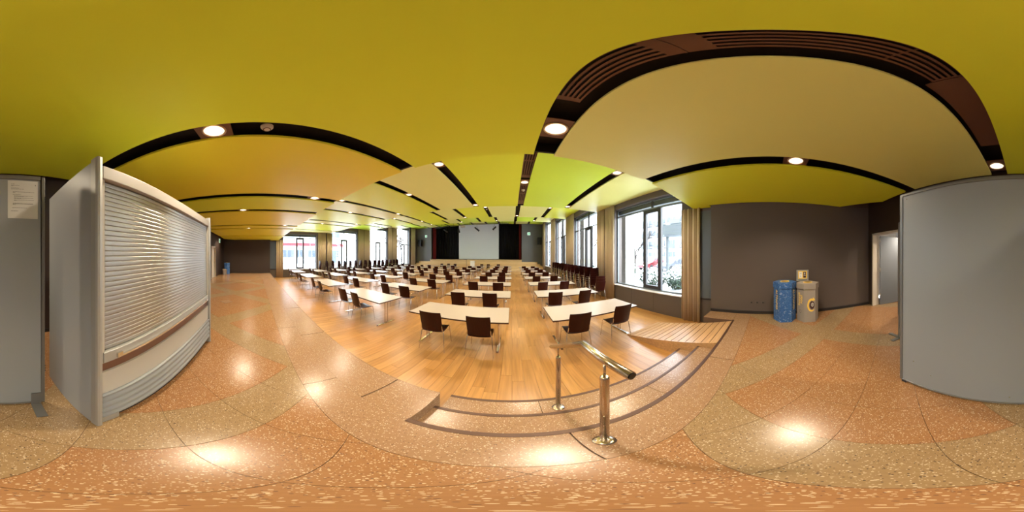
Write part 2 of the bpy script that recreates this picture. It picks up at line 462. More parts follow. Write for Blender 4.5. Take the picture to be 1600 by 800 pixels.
for d, p, ar, tan in tiles[:290]:
    cx, cy = sum(q[0] for q in p) / len(p), sum(q[1] for q in p) / len(p)
    q = [(x - cx, y - cy) for x, y in p]
    if len(p) == 4 and ar > 0.18:
        if tan not in full:
            full[tan] = MB().prism(q, -.008, 0).build('tile', M_tan_t if tan else M_orange_t, foyer, loc=(cx, cy, 0)).data
        else: link('tile', full[tan], foyer, (cx, cy, 0))
    else:
        MB().prism(q, -.008, 0).build('tile', M_tan_t if tan else M_orange_t, foyer, loc=(cx, cy, 0))
mb = MB()
for d, p, ar, tan in tiles[290:]: mb.prism(p, -.008, 0, mi=1 if tan else 0)
t = mb.build('tile_field', [M_orange_t, M_tan_t], foyer, fix=False); t['kind'] = 'stuff'
# border slabs
x = 0.27 - 1.66 * 9
while x < AR:
    a, b = max(x, WL + .02), min(x + 1.655, AR)
    if b > a + .05: MB().box(a + .002, b - .002, .413, .7495, -.008, 0).build('slab', M_pink_t, foyer)
    a2, b2 = max(x + .4, WL + .02), min(x + 2.05, SX0)
    if b2 > a2 + .05: MB().box(a2 + .002, b2 - .002, .7505, 1.178, -.008, 0).build('slab', M_pink_t, foyer)
    x += 1.66
MB().box(3.452, WR - .01, .752, 1.438, -.008, 0).build('slab', M_pink_t, foyer)
# nosing along the edge of the flight
MB().box(SX0, 3.45, .722, .762, -.02, .004).build('nosing', M_nosing, foyer)
MB().box(WL, SX0 - .002, 1.176, 1.19, -.03, .002).build('edge_trim', M_pink_t, foyer)
MB().box(SX0 - .003, SX0 + .001, .76, 1.18, -.46, -.001).build('cheek_panel', M_pink_t, foyer)
# ---- the steps (two treads)
steps = empty_struct('steps', 'three shallow terrazzo steps with dark nosings down to the hall')
for i, (ya, yb, z) in enumerate(((.755, 1.085, -.153), (1.085, 1.43, -.306))):
    xs = [SX0, .27 + (.0 if i else -.0) + (0.16 if i == 0 else -.02), 1.35 + .1 * i, SX1 + .02]
    xs = [SX0, 1.16, SX1] if i == 0 else [SX0, .23, 1.78, SX1]
    for a, b in zip(xs, xs[1:]):
        MB().box(a + .002, b - .002, ya, yb, HF - .0, z).build('tread', M_pink_t, steps)
    MB().box(SX0, SX1, yb - .022, yb + .012, z - .018, z + .004).build('nosing', M_nosing, steps)
# ---- the wooden ramp
ramp = empty_struct('ramp', 'wooden ramp of grooved boards beside the steps')
rx0, rx1, ry0, ry1 = 2.39, 3.44, .765, 2.78
def rz_(y): return HF + 0.02 + (ry1 - y) / (ry1 - ry0) * (-0.022 - HF - .02)
MB().extrude_x([(ry0, HF), (ry1, HF), (ry1, HF + .008), (ry0, -.034)], rx0 + .005, rx1 - .005).build('ramp_body', M_ramp, ramp)
MB().extrude_x([(ry0, HF), (ry1 + .01, HF), (ry1 + .01, HF + .014), (ry0, -.012)], rx0 - .012, rx0 + .004).build('side_panel', M_ramp, ramp)
MB().box(rx0, rx1, ry0 + .01, ry1 - .01, HF - .0, HF + .004).build('ramp_base', M_nosing, ramp)
NB = 14; st = (ry1 - ry0) / NB
for i in range(NB):
    a, b = ry0 + i * st + .007, ry0 + (i + 1) * st - .007
    MB().extrude_x([(a, rz_(a) - .012), (b, rz_(b) - .012), (b, rz_(b)), (a, rz_(a))], rx0, rx1).build('board', M_ramp, ramp)
MB().extrude_x([(ry0, -.0345), (ry1, HF + .0075), (ry1, HF + .0095), (ry0, -.0325)], rx0 + .002, rx1 - .002).build('groove_strip', M_black, ramp)

# ---- walls
def wall_band_heights(y):
    for a, b, h in BANDS:
        if a <= y < b: return h
    return BANDS[-1][2]
ZT = 7.2
def window_wall(name, x, sgn, label):
    """sgn: +1 for the wall on the +x side"""
    e = empty_struct(name, label)
    xa, xb = (x, x + .38) if sgn > 0 else (x - .38, x)
    ys = 1.2
    m = MB()
    prev = ys
    for y0, y1, h in WIN:
        m.box(xa, xb, prev, y0, HF - .2, ZT); prev = y1
        m.box(xa, xb, y0, y1, HF - .2, .23)
        m.box(xa, xb, y0, y1, CAM_Z + h, ZT)
    m.box(xa, xb, prev, 22.0, HF - .2, ZT)
    o = m.build('wall_surface', M_wall, e)
    n = 'left' if sgn < 0 else 'right'
    # baseboard cladding joints under the windows
    for y0, y1, h in WIN:
        k = 3
        for i in range(k):
            a, b = y0 + (y1 - y0) * i / k, y0 + (y1 - y0) * (i + 1) / k
            q = (x - .012, x) if sgn > 0 else (x, x + .012)
            MB().box(q[0], q[1], a + .004, b - .004, HF + .07, .225).build('cladding_panel', M_wall, e)
    return e
window_wall('wall_right', WR, 1, 'right window wall clad in taupe panels below the sills')
window_wall('wall_left', WL, -1, 'left window wall clad in taupe panels below the sills')
wn = 0
for sgn, X in ((1, WR), (-1, WL)):
    for wi, (y0, y1, h) in enumerate(WIN):
        wn += 1
        e = empty_struct('window_%d' % wn)
        zt = CAM_Z + h; z0 = .27; ztr = 3.10
        xo = X + sgn * .16
        def xb(a, b): return (xo - b, xo - a) if sgn > 0 else (xo + a, xo + b)
        def fr(nm, a, b, c, d, dep=.06, m=M_frame2):
            q = (xo - dep / 2, xo + dep / 2); return MB().box(q[0], q[1], a, b, c, d).build(nm, m, e)
        t = .05
        fr('frame_head', y0, y1, zt - t, zt); fr('frame_foot', y0, y1, z0, z0 + t, m=M_frame2)
        fr('frame_jamb', y0, y0 + t, z0 + t, zt - t); fr('frame_jamb', y1 - t, y1, z0 + t, zt - t)
        ca = y0 + .85 if sgn > 0 else y0 + 1.25; cb = ca + .80 - (.0 if sgn > 0 else .05)
        fr('transom', y0 + t, y1 - t, ztr, ztr + .06)
        cm = (ca + cb) / 2 - (.0)
        fr('mullion', cm - .035, cm + .035, ztr + .06, zt - t, m=M_frame)
        # opening casement (dark)
        cf = .13
        cs = MB(); q = (xo - .05, xo + .05)
        cs.box(q[0], q[1], ca, ca + cf, z0 + t, ztr).box(q[0], q[1], cb - cf, cb, z0 + t, ztr)
        cs.box(q[0], q[1], ca + cf, cb - cf, z0 + t, z0 + t + .12).box(q[0], q[1], ca + cf, cb - cf, ztr - .12, ztr)
        cas = cs.build('casement', M_frame, e)
        hx = xo - sgn * .07
        MB().tube([(xo - sgn * .05, cb - .06, 1.15), (hx - sgn * .02, cb - .06, 1.15), (hx - sgn * .02, cb - .06, 1.02)], .011, 6).build('window_handle', M_chrome, cas)
        # glass
        gl = [(y0 + t, ca, z0 + t, ztr), (ca + cf, cb - cf, z0 + t + .12, ztr - .12), (cb, y1 - t, z0 + t, ztr),
              (y0 + t, cm - .035, ztr + .06, zt - t), (cm + .035, y1 - t, ztr + .06, zt - t)]
        for a, b, c, d in gl:
            me = MB().add([(xo, a, c), (xo, b, c), (xo, b, d), (xo, a, d)], [(0, 1, 2, 3)]).build('pane', GLASS, e)
        q = (X - .05, X + .13) if sgn > 0 else (X - .13, X + .05)
        MB().box(q[0], q[1], y0 - .01, y1 + .01, .235, .268).build('window_sill', M_sill, e, bevel=.004)
        # exterior blind box under the soffit
        MB().box(*sorted((X + sgn * .24, X + sgn * .46)), y0 - .2, y1 + .2, zt - .20, zt + .04).build('blind_box', M_shutter, e)

def simple_wall(name, boxes, m, label):
    mb = MB()
    for b in boxes: mb.box(*b)
    o = mb.build(name, m); return struct(o, label)
for xx, yy in ((WR - .012, 1.46), (WL + .002, 1.22)):
    struct(MB().box(xx, xx + .010, yy, 1.80, .30, 2.72).build('trim_panel', M_bluepanel), 'narrow blue-grey panel beside the curtain')
    struct(MB().box(xx - .02, xx + .03, yy, 1.80, .25, .28).build('trim_ledge', M_frame), 'narrow dark ledge beside the curtain')
simple_wall('wall_foyer_right', [(AR, WR + .38, YB, 1.44, HF, 4.2)], M_wall, 'taupe end wall of the foyer behind the paper bins')
simple_wall('wall_foyer_left', [(WL - .38, AL, YB, 1.2, HF, 4.2)], M_walldark, 'dark end wall at the far left of the foyer')
DX0, DX1, DH = 2.67, 3.76, 2.10
D2a, D2b = -11.0, -9.95
simple_wall('wall_back', [(WL - .38, D2a, YB - .2, YB, HF, 4.2), (D2a, D2b, YB - .2, YB, 2.1, 4.2), (D2b, DX0, YB - .2, YB, HF, 4.2),
                          (DX0, DX1, YB - .2, YB, DH, 4.2), (DX1, WR + .4, YB - .2, YB, HF, 4.2)], M_walldark, 'dark wall behind the camera with the foyer doors')
simple_wall('wall_corridor', [(2.0, 4.6, YB - 1.9, YB - 1.8, 0, 2.7), (1.95, 2.0, YB - 1.8, YB - .2, 0, 2.7), (4.6, 4.65, YB - 1.8, YB - .2, 0, 2.7),
                              (D2a - .4, D2b + .4, YB - 1.3, YB - 1.2, 0, 2.7)], M_white, 'white corridor walls beyond the doors')
struct(MB().box(1.95, 4.65, YB - 1.9, YB - .2, 2.5, 2.6).box(D2a - .4, D2b + .4, YB - 1.3, YB - .2, 2.5, 2.6).build('ceiling_corridor', M_white))
MB().box(AR - .03, AR - .0, YB, 1.44, 0, .07).build('baseboard_right', M_frame)['kind'] = 'structure'
MB().box(AL, AL + .02, YB, 1.18, 0, .07).build('baseboard_left', M_frame)['kind'] = 'structure'
MB().box(D2b + .1, DX0 - .1, YB, YB + .015, 0, .07).build('baseboard_back', M_frame)['kind'] = 'structure'
# doors
d1 = empty_struct('door_1', 'grey-blue door standing open into the corridor beyond the whiteboard')
MB().box(DX1 - .05, DX1, YB - .2, YB + .015, 0, DH).build('door_jamb', M_jamb, d1)
MB().box(DX0, DX0 + .05, YB - .2, YB + .02, 0, DH).build('door_jamb', M_wall, d1)
MB().box(DX0, DX1, YB - .2, YB + .015, DH - .045, DH).build('door_head', M_jamb, d1)
leaf = MB().box(0, .05, -.98, 0, .01, DH - .06).build('door_leaf', M_door, d1, loc=(DX1 - .11, YB - .21, 0)); leaf.rotation_euler = (0, 0, R(-9))
MB().tube([(0, -.90, 1.02), (-.055, -.90, 1.02), (-.055, -.78, 1.02)], .010, 8).build('door_handle', M_blackp, leaf)
MB().box(-.006, 0, -.93, -.87, .92, 1.10).build('lock_plate', M_blackp, leaf)
for z in (.25, 1.0, 1.85): MB().tube([(.0, .012, z), (.0, .012, z + .12)], .012, 8).build('door_hinge', M_chrome, leaf)
d2 = empty_struct('door_2', 'dark door with pale frame at the far left end of the foyer')
MB().box(D2a, D2a + .06, YB - .2, YB + .03, 0, 2.1).box(D2b - .06, D2b, YB - .2, YB + .03, 0, 2.1).box(D2a, D2b, YB - .2, YB + .03, 2.04, 2.1).build('door_frame', M_jamb, d2)
MB().box(D2a + .06, D2b - .06, YB - .12, YB - .07, .01, 2.04).build('door_leaf', M_jamb, d2)
MB().tube([(D2a + .15, YB - .07, 1.03), (D2a + .15, YB - .01, 1.03), (D2a + .27, YB - .01, 1.03)], .010, 8).build('door_handle', M_chrome, d2)

# front wall with the stage opening
SXa, SXb = -11.85, 1.31
simple_wall('wall_front', [(WL - .38, SXa, 21.9, 22.2, HF, ZT), (SXb, WR + .38, 21.9, 22.2, HF, ZT), (SXa, SXb, 21.9, 22.2, 5.95, ZT)], M_stagewall, 'grey wall on both sides of the stage opening')
simple_wall('wall_stage_back', [(-13.5, 3.0, 26.0, 26.2, HF, ZT), (-13.6, -13.5, 22.2, 26.0, HF, ZT), (3.0, 3.1, 22.2, 26.0, HF, ZT)], M_black, 'black walls of the stage house')
struct(MB().box(-13.6, 3.1, 22.2, 26.2, ZT, ZT + .1).build('ceiling_stage', M_black))
# stage steps
stg = empty_struct('stage', 'pale maple stage with broad steps across the front')
LV = [(20.4, -.21, WL + .01, WR - .01), (20.72, .06, WL + .01, WR - .01), (21.0, .17, WL + .05, 3.95), (21.15, .40, -14.1, 3.70), (21.35, .66, -13.7, 3.35), (21.55, .94, SXa + .02, SXb - .02)]
for y, z, a, b in LV:
    yb = 21.9 if z < .9 else 26.0
    if z > .9:
        MB().box(a, b, y, 22.21, HF, z).box(-13.5, 3.0, 22.2, 26, HF, z).build('stage_deck', M_stage, stg)
    else: MB().box(a, b, y, yb, HF, z).build('stage_step', M_stage, stg)

# ---- ceilings: bands of glossy panels between dark slots, each band higher towards the stage
STRIPS = [
    [-11.6, -8.5, -7.6, -5.06, -3.72, -1.48, .397, 2.2],
    [-13.0, -10.3, -9.3, -6.9, -5.5, -3.37, -1.55, .36, 2.42],
    [-12.0, -10.9, -8.45, -7.2, -5.07, -3.48, -1.57, .36, 2.27],
    [-12.4, -10.8, -9.1, -7.0, -5.4, -3.36, -1.6, .36, 2.3],
    [-12.2, -10.4, -8.9, -7.1, -5.3, -3.4, -1.7, .36, 2.2]]
SW = [.26, .25, .27, .28, .28]
ceil = empty_struct('ceiling', 'stepped ceiling of glossy yellow-green panels split by dark slots')
void = MB()
for i, (ya, yb, h) in enumerate(BANDS):
    z = CAM_Z + h
    yb2 = yb
    void.box(WL - .3, WR + .3, (YB if i == 0 else ya), yb2, z + .20, z + .26)
    if i < 4:
        void.box(WL - .3, WR + .3, yb - .045, yb - .012, z + .034, CAM_Z + BANDS[i + 1][2] + .22)
void.build('slot_lining', M_void, ceil)
PC = [[3, 3, 0, 3, 0, 3, 0, 1, 0], [1, 0, 1, 0, 1, 0, 1, 0, 2, 1], [2, 1, 0, 1, 0, 1, 0, 1, 1, 0], [1, 2, 1, 0, 1, 2, 0, 1, 2, 1], [2, 1, 2, 0, 2, 1, 2, 2, 1, 2]]
# colours left to right for band 0: far left amber ... green overhead ... cream ... green
PC[0] = [0, 3, 3, 3, 3, 3, 0, 1, 0]
PC[0] = [3, 3, 3, 3, 0, 3, 0, 1, 0]
for i, (ya, yb, h) in enumerate(BANDS):
    z = CAM_Z + h; w_ = SW[i]
    xs = [WL if i else WL] + [v for s in STRIPS[i] for v in (s - w_ / 2, s + w_ / 2)] + [WR]
    for j in range(0, len(xs), 2):
        a, b = xs[j], xs[j + 1]
        y0 = ya - (.0 if i == 0 else .0)
        poly = [(a, y0), (b, y0), (b, yb), (a, yb)]
        zz = None
        if i == 0 and j == len(xs) - 2:
            poly = [(a, y0), (3.10, y0), (3.93, -1.85), (3.93, 1.5), (4.09, 1.5), (4.09, yb), (a, yb)]
        if i == 0 and j == 0:
            poly = [(AL + .75, y0), (b, y0), (b, yb), (WL + .01, yb), (WL + .01, 1.25), (AL + .02, 1.25), (AL + .02, -1.9)]
        m = MB().prism(poly, z, z + .035)
        if i == 0 and j == len(xs) - 2:
            m.v = [(x, y, q - .10 * max(0, (x - a) / (3.93 - a))) for x, y, q in m.v]
        if i == 0 and j == 0:
            m.v = [(x, y, q - .06 * max(0, (b - x) / 2.2)) for x, y, q in m.v]
        m.build('ceiling_panel', M_greens[PC[i][j // 2]], ceil)
# brown grille plates inside the long slot overhead
def grille(cx, y0, y1, zc, cuts, w_=.25, slots=5):
    """plate with lengthways openings: end pieces plus narrow ribs"""
    m = MB(); xa, xb = cx - w_ / 2, cx + w_ / 2
    n = slots; rib = w_ / (2 * n + 1)
    prev = y0
    for a, b in cuts:
        m.box(xa, xb, prev, a, zc, zc + .01)
        for k in range(n + 1): m.box(xa + 2 * k * rib, xa + (2 * k + 1) * rib, a, b, zc, zc + .01)
        prev = b
    m.box(xa, xb, prev, y1, zc, zc + .01)
    return m.build('grille_plate', M_plate, ceil)
z0 = CAM_Z + 1.45
grille(.360, -.715, .236, z0 + .08, [(-.70, -.385), (-.375, .14)], w_=.18)
grille(.360, .240, 1.02, z0 + .08, [(.31, .97)], w_=.18)
MB().box(.27, .50, -1.85, -.72, z0 + .075, z0 + .09).build('cover_plate', M_plate, ceil)
z1 = CAM_Z + 2.23
grille(.36, 2.9, 4.35, z1 + .05, [(2.95, 3.4), (3.46, 4.2)], w_=.24, slots=4)
grille(.36, 4.85, 6.9, z1 + .05, [(4.95, 5.6), (5.66, 6.4)], w_=.24, slots=4)

# ================================================================== CEILING LAMPS
LAMPS = []
for b, lst in enumerate([
    [(.397, 1.44), (.397, -2.36), (2.2, -.38), (-1.48, -.39), (-3.72, 1.40), (-5.06, -.40), (-7.6, 1.36), (-8.5, -.38), (-11.6, 1.35), (-11.6, -.4), (-11.6, -2.2)],
    [(2.42, 3.22), (2.42, 6.80), (.36, 4.62), (-1.55, 3.22), (-1.55, 6.8), (-3.37, 4.6), (-5.5, 3.2), (-5.5, 6.55), (-6.9, 4.5), (-9.3, 3.1), (-9.3, 6.6), (-10.3, 4.45), (-13.0, 3.1), (-13.0, 6.6)],
    [(2.27, 9.55), (.36, 11.75), (-1.57, 9.5), (-3.48, 11.8), (-5.07, 9.35), (-7.2, 11.7), (-8.45, 9.6), (-10.9, 9.6), (-12.0, 11.5)],
    [(2.3, 16.9), (.36, 13.9), (-1.6, 16.9), (-3.36, 13.9), (-5.4, 16.9), (-7.0, 13.9), (-9.1, 16.9), (-12.4, 15.0)]]):
    for x, y in lst: LAMPS.append((b, x, y))
lamp0 = thing('downlight', 'x', 'downlight', (0, 0, 0), 0, 'recessed round ceiling downlights')
MB().box(-.122, .122, -.17, .17, .018, .03).build('mounting_plate', M_plate, lamp0)
MB().lathe([(.098, .017), (.100, .004), (.112, .002), (.118, .010), (.118, .018)], seg=28).build('trim_ring', M_ring, lamp0)
MB().lathe([(.040, .013), (.060, .013), (.099, .015)], seg=28, smooth=False).build('lit_lens', M_lamp, lamp0, fix=False)
MB().lathe([(.0005, .0125), (.040, .0125)], seg=20, smooth=False).build('bulb_core', M_core, lamp0, fix=False)
ld = bpy.data.lights.new('lamp_beam', 'SPOT'); ld.energy = SPOT_W; ld.color = WARM; ld.spot_size = R(140); ld.spot_blend = .8; ld.shadow_soft_size = .07
lo = bpy.data.objects.new('lamp_beam', ld); COL.objects.link(lo); lo.parent = lamp0; lo.location = (0, 0, -.075)
wh = ['over the foyer', 'in the first hall ceiling band', 'in the second hall ceiling band', 'in the third hall ceiling band']
special = {0: 'large glaring downlight overhead in the long grille slot, in front of the camera',
           1: 'round downlight behind the camera above the grey board', 2: 'round downlight above the blue and grey bins',
           3: 'glaring downlight above the roller shutter cabinet, beside the smoke detector'}
cnt = {}
ff = True
for k, (b, x, y) in enumerate(LAMPS):
    cnt[b] = cnt.get(b, 0)
    loc = (x, y, CAM_Z + BANDS[b][2] + .012)
    same = [l for l in LAMPS if l[0] == b]
    order = sorted(same, key=lambda l: -l[1])
    r = order.index((b, x, y))
    lab = special.get(k) or 'warm round downlight %s, %s from the right' % (wh[b], ORD[r])
    if ff: lamp0.location = loc; lamp0['label'] = lab; ff = False
    else: dup(lamp0, loc, 0, lab)
dup(lamp0, (3.1, YB - .95, 2.475), 0, 'unseen downlight added to light the white corridor beyond the open door')  # extra lamp out of view, added to brighten the corridor and door leaf
def detector(x, y, z, lab):
    t = thing('smoke_detector', lab, 'smoke detector', (x, y, z), 0, 'ceiling smoke detectors')
    MB().lathe([(.001, -.045), (.035, -.045), (.045, -.03), (.05, -.012), (.06, -.008), (.06, .012), (.001, .012)], seg=24).build('housing', M_detect, t)
    MB().lathe([(.028, -.047), (.037, -.046), (.037, -.043), (.028, -.043)], seg=20).build('sensor_ring', M_plate, t)
detector(-1.48, .10, CAM_Z + 1.50, 'cream smoke detector in the dark slot beside the glaring downlight')
detector(.36, 5.25, CAM_Z + 2.25, 'small smoke detector in the grille slot ahead over the hall')
detector(-1.57, 10.0, CAM_Z + 2.98, 'distant smoke detector in a slot of the second hall ceiling band')

# ================================================================== CURTAINS
def curtain(x, sgn, y0, y1, ztop, lab, zb=HF + .01, n=None):
    L_ = y1 - y0; n = n or max(4, int(L_ / .125)); N = n * 10
    vs = []; amp = .048
    for r_, z in ((0, zb), (1, ztop)):
        for i in range(N + 1):
            t = i / N; ph = t * n * 2 * math.pi
            a = amp * (1.0 if r_ == 0 else .75)
            vs.append((x - sgn * (.06 + a * math.sin(ph) + .012 * math.sin(ph * .37 + y0)), y0 + L_ * t + .012 * math.sin(ph * 2), z))
    fs = [(i, i + 1, N + 2 + i, N + 1 + i) for i in range(N)]
    o = MB().add(vs, fs, True).build('curtain', M_curtain)
    s = o.modifiers.new('solid', 'SOLIDIFY'); s.thickness = .006
    tag(o, lab, 'curtain', 'floor-length beige curtains at the window piers')
def ctop(y): return CAM_Z + wall_band_heights(y) - .01
CR = [(1.78, 2.38), (5.58, 6.32), (6.34, 7.07), (10.15, 10.97), (10.99, 11.8), (14.95, 15.75), (15.77, 16.6), (19.7, 21.1)]
CLf = [(1.78, 2.40), (5.75, 6.55), (6.68, 7.25), (10.4, 11.2), (11.25, 12.1), (15.1, 15.9), (15.95, 16.9), (20.1, 21.3)]
for i, (a, b) in enumerate(CR):
    lab = 'beige floor-length curtain on the right, next to the ramp' if i == 0 else 'beige floor-length curtain, %s along the right window wall' % ORD[i]
    curtain(WR, 1, a, b, min(ctop(a), ctop(b)) - (.09 if i == 0 else 0), lab)
for i, (a, b) in enumerate(CLf):
    lab = 'beige floor-length curtain, %s along the left window wall' % ORD[i]
    curtain(WL, -1, a, b, min(ctop(a), ctop(b)), lab)

# ================================================================== TABLES
TL, TD, TH = 1.93, .88, .74
def make_table():
    t = thing('folding_table', 'x', 'table', (0, 0, 0), 0, 'seminar tables in rows')
    MB().box(-TL / 2 + .004, TL / 2 - .004, -TD / 2 + .004, TD / 2 - .004, TH - .026, TH).build('tabletop', M_top, t)
    e = MB(); a = TL / 2; b = TD / 2; z0, z1 = TH - .027, TH - .0015
    e.box(-a, a, -b, -b + .004, z0, z1).box(-a, a, b - .004, b, z0, z1).box(-a, -a + .004, -b + .004, b - .004, z0, z1).box(a - .004, a, -b + .004, b - .004, z0, z1)
    e.build('edge_band', M_edge, t)
    for s in (-1, 1):
        x = s * (a - .20)
        f = MB()
        f.extrude_x([(-.34, .0), (.34, .0), (.34, .014), (.30, .030), (-.30, .030), (-.34, .014)], x - .022, x + .022)
        ft = f.build('foot', M_chrome, t)
        for k in (-1, 1):
            MB().tube([(x, k * .048, .028), (x, k * .048, TH - .045)], .017, 10, caps=False).build('leg', M_chrome, t)
        MB().box(x - .02, x + .02, -.30, .30, TH - .05, TH - .027).build('cross_bar', M_chrome, t)
    return t
def make_chair(simple=False):
    t = thing('chair', 'x', 'chair', (0, 0, 0), 0, 'dark plywood chairs at the tables')
    # curved backrest
    nx_, nz = 8, 5; th = .011; vs = []
    for side in (0, 1):
        for iz in range(nz + 1):
            for ix in range(nx_ + 1):
                u = ix / nx_ * 2 - 1; v = iz / nz; z = .485 + v * .415
                wdt = .198 + .006 * v
                if iz in (0, nz): wdt -= .006
                y = -.205 - .032 * (1 - u * u) - .10 * v - .02 * v * v + side * th
                vs.append((u * wdt, y, z))
    n1 = (nx_ + 1) * (nz + 1); fs = []
    for iz in range(nz):
        for ix in range(nx_):
            a = iz * (nx_ + 1) + ix; fs.append((a, a + 1, a + nx_ + 2, a + nx_ + 1)); fs.append((n1 + a, n1 + a + nx_ + 1, n1 + a + nx_ + 2, n1 + a + 1))
    m = MB().add(vs, fs, True)
    rim = [ix for ix in range(nx_ + 1)] + [iz * (nx_ + 1) + nx_ for iz in range(1, nz + 1)] + [nz * (nx_ + 1) + ix for ix in range(nx_ - 1, -1, -1)] + [iz * (nx_ + 1) for iz in range(nz - 1, 0, -1)]
    m.add(vs, [(rim[i], rim[(i + 1) % len(rim)], n1 + rim[(i + 1) % len(rim)], n1 + rim[i]) for i in range(len(rim))])
    o = m.build('backrest', M_chair, t, fix=False)
    # seat
    ny = 6; vs = []
    for side in (0, 1):
        for iy in range(ny + 1):
            for ix in range(nx_ + 1):
                u = ix / nx_ * 2 - 1; v = iy / ny; y = -.20 + v * .43
                wdt = .205 + .012 * math.sin(v * math.pi) - (.015 if iy in (0, ny) else 0)
                z = .462 - .016 * (1 - u * u) * (1 - .4 * v) - (.03 * max(0, v - .75) / .25 * max(0, v - .75) / .25) - side * .011
                vs.append((u * wdt, y, z))
    n1 = (nx_ + 1) * (ny + 1); fs = []
    for iy in range(ny):
        for ix in range(nx_):
            a = iy * (nx_ + 1) + ix; fs.append((a, a + 1, a + nx_ + 2, a + nx_ + 1)); fs.append((n1 + a, n1 + a + nx_ + 1, n1 + a + nx_ + 2, n1 + a + 1))
    m = MB().add(vs, fs, True)
    rim = [ix for ix in range(nx_ + 1)] + [iz * (nx_ + 1) + nx_ for iz in range(1, ny + 1)] + [ny * (nx_ + 1) + ix for ix in range(nx_ - 1, -1, -1)] + [iz * (nx_ + 1) for iz in range(ny - 1, 0, -1)]
    m.add(vs, [(rim[i], n1 + rim[i], n1 + rim[(i + 1) % len(rim)], rim[(i + 1) % len(rim)]) for i in range(len(rim))])
    m.build('seat', M_chair, t, fix=False)
    fr_ = MB(); legs = []
    for s in (-1, 1):
        legs.append([(s * .205, .185, .448), (s * .212, .205, .42), (s * .238, .255, .0)])
        legs.append([(s * .205, -.165, .448), (s * .212, -.185, .42), (s * .245, -.245, .0)])
    if simple:
        for l in legs: fr_.tube(l, .009, 5)
    else:
        for l in legs: MB().tube(l, .0085, 7).build('leg', M_chrome, t, fix=False)
    for s in (-1, 1):
        fr_.tube([(s * .205, .185, .445), (s * .205, -.165, .445)], .009, 6)
        fr_.tube([(s * .205, -.16, .447), (s * .200, -.215, .50), (s * .196, -.235, .60)], .008, 6)
        if not simple:
            fr_.tube([(s * .225, .225, .30), (s * .214, .02, .438)], .005, 5)
    fr_.tube([(-.205, .0, .438), (.205, .0, .438)], .008, 6)
    fr_.build('seat_frame', M_chrome, t, fix=False)
    return t
ROWS = [2.71, 4.53, 6.38, 8.27, 10.2, 12.25, 14.25, 16.3]
COLX = [1.66, -1.02, -3.84, -6.66, -9.48, -12.28]
CN = ['right of the aisle', 'left of the aisle', 'second column left of aisle', 'third column left of aisle', 'fourth column left of aisle', 'leftmost column by the windows']
RN = ['front row by the steps' if False else 'row nearest the steps'] + ['%s row from the steps' % ORD[i] for i in range(1, 7)] + ['row nearest the stage']
tab0 = make_table(); ch0 = make_chair(); firstT = firstC = True
rnd = random.Random(11)
def put_table(x, y, lab, rz=0, grp='seminar tables in rows'):
    global firstT
    if firstT: tab0.location = (x, y, HF); tab0.rotation_euler = (0, 0, rz); tab0['label'] = lab; tab0['group'] = grp; firstT = False
    else: dup(tab0, (x, y, HF), rz, lab, grp)
def put_chair(x, y, rz, lab, grp='dark plywood chairs at the tables'):
    global firstC
    if firstC: ch0.location = (x, y, HF); ch0.rotation_euler = (0, 0, rz); ch0['label'] = lab; ch0['group'] = grp; firstC = False
    else: dup(ch0, (x, y, HF), rz, lab, grp)
for r, y in enumerate(ROWS):
    for c, x in enumerate(COLX):
        jx, jy, ja = rnd.uniform(-.03, .03), rnd.uniform(-.03, .03), rnd.uniform(-.012, .012)
        if r == 0 and c < 2: jx = jy = ja = 0
        put_table(x + jx, y + TD / 2 + jy, 'long cream-topped table, %s, %s' % (RN[r], CN[c]), ja)
        for k, sd in enumerate((-1, 1)):
            px = x + sd * .45 + rnd.uniform(-.05, .05); py = y + .14 + rnd.uniform(-.08, .05); pa = R(rnd.uniform(-6, 6))
            if r == 0:
                spec = {(0, 0): (1.165, 2.86, R(-3)), (0, 1): (2.11, 2.86, R(-4)), (1, 0): (-1.42, 2.82, R(6)), (1, 1): (-.55, 2.87, R(1)),
                        (2, 0): (-4.42, 2.86, R(5)), (2, 1): (-3.72, 2.86, R(-4))}
                if (c, k) in spec: px, py, pa = spec[(c, k)]
            put_chair(px, py, pa, 'dark chair at %s of table, %s, %s' % (('left', 'right')[k], RN[r], CN[c]))
# presenters' tables facing the room
for i, x in enumerate((-10.0, -8.05, -3.45, -1.05)):
    put_table(x, 19.0, ('cream presenter table before the stage, %s from the left' % ORD[i]), 0, 'presenter tables before the stage')
for i, x in enumerate((-9.2, -8.2, -7.3, -3.75, -2.95, -1.7)):
    put_chair(x, 19.75, R(180 + rnd.uniform(-5, 5)), 'dark chair behind the presenter tables facing the room, %s from the left' % ORD[i], 'chairs behind the presenter tables')
# stacked chairs
st0 = make_chair(True); st0['group'] = 'stacked chairs'; firstS = True
def stack(x, y, rz, n, pitch, lab, grp):
    global firstS
    for k in range(n):
        l = 'dark stacked chair, %s up, %s' % (ORD[k] if k < n - 1 else 'topmost', lab)
        loc = (x, y + k * .012 * math.cos(rz), HF + k * pitch)
        if firstS: st0.location = loc; st0.rotation_euler = (0, 0, rz); st0['label'] = l; st0['group'] = grp; firstS = False
        else: dup(st0, loc, rz, l, grp)
stack(3.45, 5.92, R(-6), 3, .105, 'low stack beside the right curtain', 'low chair stack at the right curtain')
for i in range(12):
    stack(3.62 + .01 * (i % 3), 6.75 + i * .64, R(rnd.uniform(-3, 3)), 6, .096, '%s tall stack along the right windows' % ORD[i], 'chair stacks along the right windows')
for i in range(17):
    stack(-13.78, 5.95 + i * .655, R(rnd.uniform(-4, 4)), 6, .115, '%s stack along the left windows' % ORD[i], 'chair stacks along the left windows')

